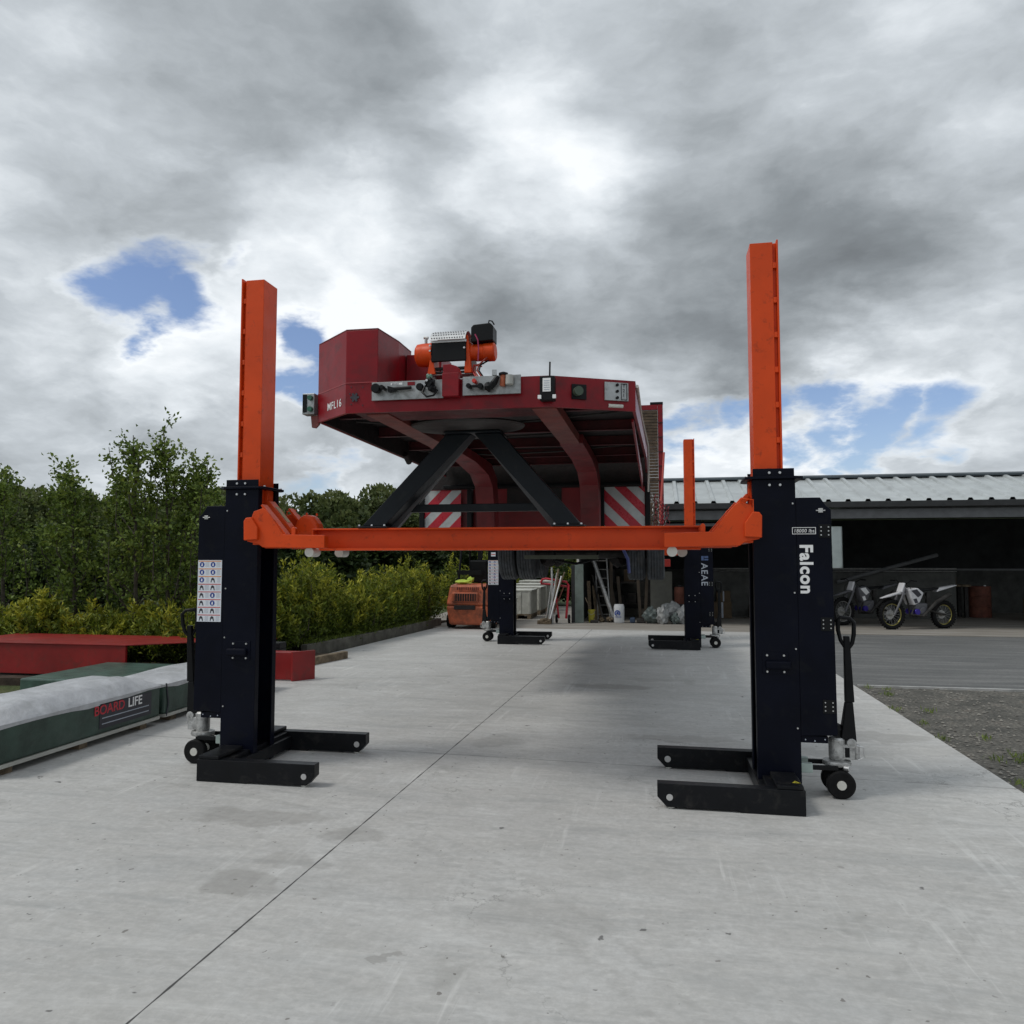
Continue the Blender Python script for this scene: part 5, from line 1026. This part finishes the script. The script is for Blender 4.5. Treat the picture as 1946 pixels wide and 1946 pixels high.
# ------------------------------------------------------------------ foliage
def leafmesh(name, cen, dirs, L, W, young, m, parent=None, org=(0, 0, 0), seed=0):
    rg = np.random.default_rng(seed); n = len(cen)
    d = dirs / (np.linalg.norm(dirs, axis=1, keepdims=True) + 1e-9)
    rv = rg.normal(size=(n, 3)); s = np.cross(d, rv); s /= (np.linalg.norm(s, axis=1, keepdims=True) + 1e-9)
    nn = np.cross(d, s)
    L = L * rg.uniform(.65, 1.25, (n, 1)); W = W * rg.uniform(.7, 1.2, (n, 1))
    fold = nn * W * .25
    v = np.stack([cen, cen + d * L * .5 + s * W * .5 + fold, cen + d * L - nn * L * .12, cen + d * L * .5 - s * W * .5 + fold], 1).reshape(-1, 3) - np.array(org)
    me = bpy.data.meshes.new(name); me.vertices.add(4 * n); me.vertices.foreach_set('co', v.ravel().astype(np.float32))
    me.loops.add(4 * n); me.loops.foreach_set('vertex_index', np.arange(4 * n, dtype=np.int32))
    me.polygons.add(n); me.polygons.foreach_set('loop_start', np.arange(0, 4 * n, 4, dtype=np.int32))
    me.update(calc_edges=True)
    at = me.attributes.new('young', 'FLOAT', 'POINT'); at.data.foreach_set('value', np.repeat(np.clip(young, 0, 1), 4).astype(np.float32))
    me.materials.append(m); o = bpy.data.objects.new(name, me); C.objects.link(o)
    if parent: o.parent = parent
    return o
def shrub(x, y, h, r, lab, seed, n_st=60, name='hedge_shrub', m=LHEDGE, L=.10, W=.032, per=92, group='yellow-green shrubs in the hedge'):
    rg = np.random.default_rng(seed); T = thing(name, lab, 'shrub', (x, y, 0), group=group)
    cs, ds, yg = [], [], []; st = MB()
    for i in range(n_st):
        a = rg.uniform(0, 6.283); rr = r * math.sqrt(rg.uniform(0, 1)); hh = h * (1 - .45 * (rr / r) ** 2) * rg.uniform(.58, 1.06)
        base = np.array([x + rr * .35 * math.cos(a), y + rr * .35 * math.sin(a), .03]); top = np.array([x + rr * math.cos(a), y + rr * math.sin(a), hh])
        mid = (base + top) / 2 + np.array([rr * .3 * math.cos(a), rr * .3 * math.sin(a), 0])
        t = rg.uniform(.12, 1, per) ** .8; t = t[:, None]
        p = (1 - t) ** 2 * base + 2 * t * (1 - t) * mid + t ** 2 * top
        sp_ = (.085 * (1 - t) + .022)
        out = rg.normal(size=(per, 3)); out[:, 2] = np.abs(out[:, 2]) * .5 + .55
        cs.append(p + rg.normal(size=(per, 3)) * sp_); ds.append(out)
        yg.append(np.clip((t[:, 0] - .55) * 2.0, 0, 1) * rg.choice([.15, .5, 1.0]) * rg.uniform(.4, 1, per))
        if i % 6 == 0: st.tube([base, mid, top - np.array([0, 0, .12])], [.012, .009, .004], 5)
    st.build('stem', BARK, T)
    leafmesh('foliage', np.concatenate(cs), np.concatenate(ds), L, W, np.concatenate(yg), m, T, (x, y, 0), seed)
rnd = random.Random(21)
hs = [(-6.75, 10.6, 1.10, .62), (-6.55, 11.3, 1.25, .62), (-6.35, 12.05, 1.42, .60), (-6.25, 12.75, 1.86, .48), (-6.25, 13.3, 1.55, .52), (-6.15, 14.0, 1.48, .52), (-6.05, 14.7, 1.30, .52), (-5.98, 15.4, 1.38, .55), (-5.9, 16.1, 1.58, .58), (-5.85, 16.9, 1.66, .58), (-5.8, 17.7, 1.62, .58), (-5.78, 18.5, 1.60, .60), (-7.0, 12.8, 1.2, .6), (-6.9, 14.4, 1.1, .6), (-6.6, 16.6, 1.3, .6)]
hl = ['first shrub of the hedge, low and pale, beside the near left lift', 'second shrub from the near lift, bushy and pale', 'third shrub from the near lift, dense', 'tallest pointed shrub of the hedge, reaching the orange beam', 'narrow shrub right of the tallest one', 'yellow tipped shrub mid hedge', 'lower shrub in the dip of the hedge', 'rounded shrub just beyond the dip', 'upright shrub on the rising part of the hedge', 'tall shrub third before the forklift', 'bright tall shrub second before the forklift', 'last hedge shrub, tight beside the forklift', 'rear row shrub behind the tallest one', 'rear row shrub behind the dip', 'rear row shrub behind the rising part']
for i, ((x, y, h, r_), l_) in enumerate(zip(hs, hl)): shrub(x, y, h, r_, l_, 100 + i, n_st=62 if i < 12 else 40)
for i, (x, y, h, l_) in enumerate(((-8.6, 10.7, .95, 'low yellow shrub behind the left end of the red frame'), (-8.0, 11.0, 1.0, 'low yellow shrub above the middle of the red frame'), (-7.4, 10.9, .9, 'low shrub between the sapling and the near left lift'), (-9.4, 10.6, 1.1, 'low shrub at the outer left of the bed'), (-10.2, 10.8, 1.0, 'outermost low yellow shrub at the far left'))):
    shrub(x, y, h, .5, l_, 140 + i, n_st=60, group='low shrubs behind the red frame')
for i, (x, y, h, l_) in enumerate(((-3.9, 28.2, 1.7, 'shrub behind the far end of the crates, left one'), (-2.9, 28.4, 1.6, 'shrub behind the far end of the crates, middle one'), (-1.9, 28.0, 1.7, 'shrub behind the far end of the crates, right one'), (-5.6, 21.5, 1.8, 'shrub behind the forklift, left one'), (-5.2, 23.2, 1.9, 'shrub behind the forklift, right one'), (-5.4, 26.2, 1.9, 'shrub left of the tallest crate'))):
    shrub(x, y, h, .7, l_, 160 + i, n_st=55, L=.10, W=.04, per=55, group='shrubs behind the crates')

def sapling(x, y, h, lab, seed, spread=.75, nl=9, leaves=110, name='alder_sapling'):
    rg = np.random.default_rng(seed); T = thing(name, lab, 'tree', (x, y, 0), group='saplings beyond the packs')
    tr = MB(); cs, ds, yg = [], [], []
    lean = rg.normal(size=2) * .05 * h
    def P(t): return np.array([x + lean[0] * t * t, y + lean[1] * t * t, h * t])
    tr.tube([P(t) for t in np.linspace(0, .98, 8)], list(np.linspace(.045, .006, 8)), 7)
    lim = []
    for i in range(nl + 6):
        t0 = .06 + .80 * (i / (nl + 6)); a = i * 2.4 + rg.uniform(-.5, .5); b = P(t0); ln = h * (.40 * (1 - t0) + .10) * rg.uniform(.7, 1.25); sprd = spread * rg.uniform(.5, 1.2)
        e = b + np.array([math.cos(a) * ln * .55 * sprd, math.sin(a) * ln * .55 * sprd, ln * .85]); m_ = (b + e) / 2 + np.array([math.cos(a), math.sin(a), -.3]) * ln * .14
        tr.tube([b, m_, e], [.016, .010, .004], 5); lim.append((b, m_, e))
    lim.append((P(.55), P(.8), P(1.0)))
    for b, m_, e in lim:
        for j in range(7):
            t = rg.uniform(.15, 1); p = (1 - t) ** 2 * b + 2 * t * (1 - t) * m_ + t * t * e
            d = rg.normal(size=3); d[2] = abs(d[2]) * .8 + .5; d /= np.linalg.norm(d); q = p + d * rg.uniform(.12, .38)
            tr.tube([p, q], [.004, .002], 3); k_ = leaves // 5
            tt = rg.uniform(.1, 1, (k_, 1)); cs.append(p + (q - p) * tt + rg.normal(size=(k_, 3)) * .045); dd = rg.normal(size=(k_, 3)) + d * 1.0; ds.append(dd); yg.append(rg.uniform(0, .7, k_) * (rg.uniform() ** 1.5))
        k_ = leaves // 4; tt = rg.uniform(.2, 1, (k_, 1)); cs.append((1 - tt) ** 2 * b + 2 * tt * (1 - tt) * m_ + tt * tt * e + rg.normal(size=(k_, 3)) * .04); ds.append(rg.normal(size=(k_, 3)) + np.array([0, 0, .4])); yg.append(np.zeros(k_))
    tr.build('trunk', BARK, T)
    leafmesh('crown', np.concatenate(cs), np.concatenate(ds), .075, .05, np.concatenate(yg), LALDER, T, (x, y, 0), seed)
sap = [(-7.95, 11.5, 3.82, 'tallest upright sapling at the left, its tip clear against the clouds'), (-8.40, 11.3, 3.7, 'sapling with a forked tip just left of the tallest one'), (-7.55, 11.6, 3.35, 'sapling leaning behind the near left lift'), (-9.0, 11.8, 3.0, 'shorter bushy sapling left of the forked one'), (-9.7, 11.5, 3.1, 'second shorter sapling further left'), (-10.5, 12.0, 3.2, 'sapling third from the outer left'), (-11.4, 11.8, 3.3, 'sapling second from the outer left'), (-12.4, 12.4, 3.4, 'outermost sapling at the far left'), (-8.8, 13.2, 3.2, 'sapling behind the tallest one'), (-8.0, 13.0, 3.0, 'sapling in the back row nearest the lift'), (-10.0, 13.4, 3.1, 'back row sapling at the left')]
for i, (x, y, h, l_) in enumerate(sap): sapling(x, y, h, l_, 300 + i, leaves=105 if i < 5 else 85)

def bush_protos(name, kinds, m, L, W, n, seed):
    out = []
    for q in range(kinds):
        rg = np.random.default_rng(seed + q); nb = 16
        a = rg.uniform(0, 6.283, nb); rr = np.sqrt(rg.uniform(0, 1, nb)) * .36; z = rg.uniform(.18, .86, nb)
        bc = np.stack([rr * np.cos(a) * (1.15 - z * .6), rr * np.sin(a) * (1.15 - z * .6), z], 1); br = rg.uniform(.10, .21, nb)
        idx = rg.integers(0, nb, n); d = rg.normal(size=(n, 3)); d /= np.linalg.norm(d, axis=1, keepdims=True); rad = rg.uniform(.55, 1.05, (n, 1)) ** .5
        cen = bc[idx] + d * br[idx][:, None] * rad; cen[:, 2] = np.clip(cen[:, 2], .02, 1.06)
        yg = np.clip((d[:, 2]) * .6 + rg.normal(size=n) * .3, 0, 1) * .7
        dirs = d * .6 + rg.normal(size=(n, 3)) * .7; dirs[:, 2] += .2
        out.append((cen, dirs, yg))
    return out
def far_tree_set(name, label_fn, spots, m, L, W, n, kinds, seed, group, sx=1.0):
    meshes = []
    for q, (cen, dirs, yg) in enumerate(bush_protos(name, kinds, m, L, W, n, seed)):
        o = leafmesh('crown', cen, dirs, L, W, yg, m, None, (0, 0, 0), seed + q); me = o.data; C.objects.unlink(o); bpy.data.objects.remove(o)
        t = MB(); rg = random.Random(q)
        t.tube([(0, 0, 0), (.01, .01, .3), (0, .02, .7)], [.022, .016, .006], 6)
        for _ in range(5):
            a = rg.uniform(0, 6.28); t.tube([(.005, .01, rg.uniform(.15, .4)), (.2 * math.cos(a), .2 * math.sin(a), rg.uniform(.5, .75))], [.009, .003], 5)
        to = t.build('trunk', BARK); tm = to.data; C.objects.unlink(to); bpy.data.objects.remove(to)
        meshes.append((me, tm))
    for i, (x, y, h, w_) in enumerate(spots):
        T = thing(name, label_fn(i), 'tree', (x, y, -.05), random.Random(i).uniform(0, 6.28), group=group)
        me, tm = meshes[i % kinds]
        for nm, mm in (('crown', me), ('trunk', tm)):
            o = bpy.data.objects.new(nm, mm); C.objects.link(o); o.parent = T
        T.scale = (w_, w_, h)
rnd = random.Random(77)
sp1 = []
for i in range(30):
    az = -54 + i * 2.05; D_ = rnd.uniform(50, 62); h = rnd.uniform(5.6, 7.4)
    sp1.append((D_ * math.sin(R(az)), D_ * math.cos(R(az)), h * D_ / 60, rnd.uniform(6.0, 8.0)))
far_tree_set('distant_tree', lambda i: ('distant leafy tree far left, beyond the outer saplings' if i < 8 else 'distant leafy tree behind the saplings and the near left lift' if i < 13 else 'distant leafy tree between the near left lift and the stand' if i < 18 else 'distant leafy tree behind the red trailer'), sp1, LFAR, .055, .040, 5200, 5, 500, 'trees in the distant tree line')
sp2 = []
for i in range(22):
    az = -52 + i * 2.0; D_ = rnd.uniform(27, 33)
    sp2.append((D_ * math.sin(R(az)), D_ * math.cos(R(az)), rnd.uniform(2.3, 3.0), rnd.uniform(3.4, 4.4)))
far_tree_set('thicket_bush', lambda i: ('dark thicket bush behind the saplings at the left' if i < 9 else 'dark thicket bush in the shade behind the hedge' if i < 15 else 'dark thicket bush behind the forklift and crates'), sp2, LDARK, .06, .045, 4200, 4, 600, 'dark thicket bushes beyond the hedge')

# weeds along the slab edge and loose stones in the gravel
rg = np.random.default_rng(5)
n = 620; tx = rg.integers(0, 26, n); ty = rg.uniform(2, 10.6, 26)[tx]; cx = PADX + .03 + np.abs(rg.normal(size=26)) * .25
cen = np.stack([cx[tx] + rg.normal(size=n) * .03, ty + rg.normal(size=n) * .05, np.full(n, -.02)], 1)
dr = rg.normal(size=(n, 3)) * .5; dr[:, 2] = 1
wd = leafmesh('weeds', cen, dr, .06, .008, rg.uniform(0, .4, n), LALDER, None, (0, 0, 0), 9); wd['kind'] = 'stuff'
wd2c = np.stack([np.interp(rg.uniform(12.4, 18.3, 2400), [12.3, 18.6], [-5.9, -5.36]) + rg.normal(size=2400) * .03, rg.uniform(12.4, 18.3, 2400), np.full(2400, .12)], 1)
wd2c[:, 0] = np.interp(wd2c[:, 1], [12.3, 14.2, 16.2, 18.6], [-6.0, -5.76, -5.6, -5.44]) + rg.normal(size=2400) * .05
d2 = rg.normal(size=(2400, 3)) * .6; d2[:, 2] = 1
w2 = leafmesh('kerb_grass', wd2c, d2, .13, .012, rg.uniform(0, .6, 2400), LALDER, None, (0, 0, 0), 10); w2['kind'] = 'stuff'
st = MB(); rnd = random.Random(8)
for q in range(1400):
    x = PADX + .02 + abs(rnd.gauss(0, 1.1)); y = rnd.uniform(3.5, 10.6); r_ = rnd.uniform(.006, .02)
    z = -.018 + r_ * .4; vs = [st.bm.verts.new((x + r_ * math.cos(a) * rnd.uniform(.7, 1.2), y + r_ * math.sin(a) * rnd.uniform(.7, 1.2), z)) for a in (0, 1.3, 2.6, 3.9, 5.2)]
    tp = st.bm.verts.new((x, y, z + r_ * rnd.uniform(.5, .9)))
    for i in range(5): st._f([vs[i], vs[(i + 1) % 5], tp])
tag(st.build('loose_stones', mat('stone_grey', (.20, .19, .17), .9, island=.4)), kind='stuff')
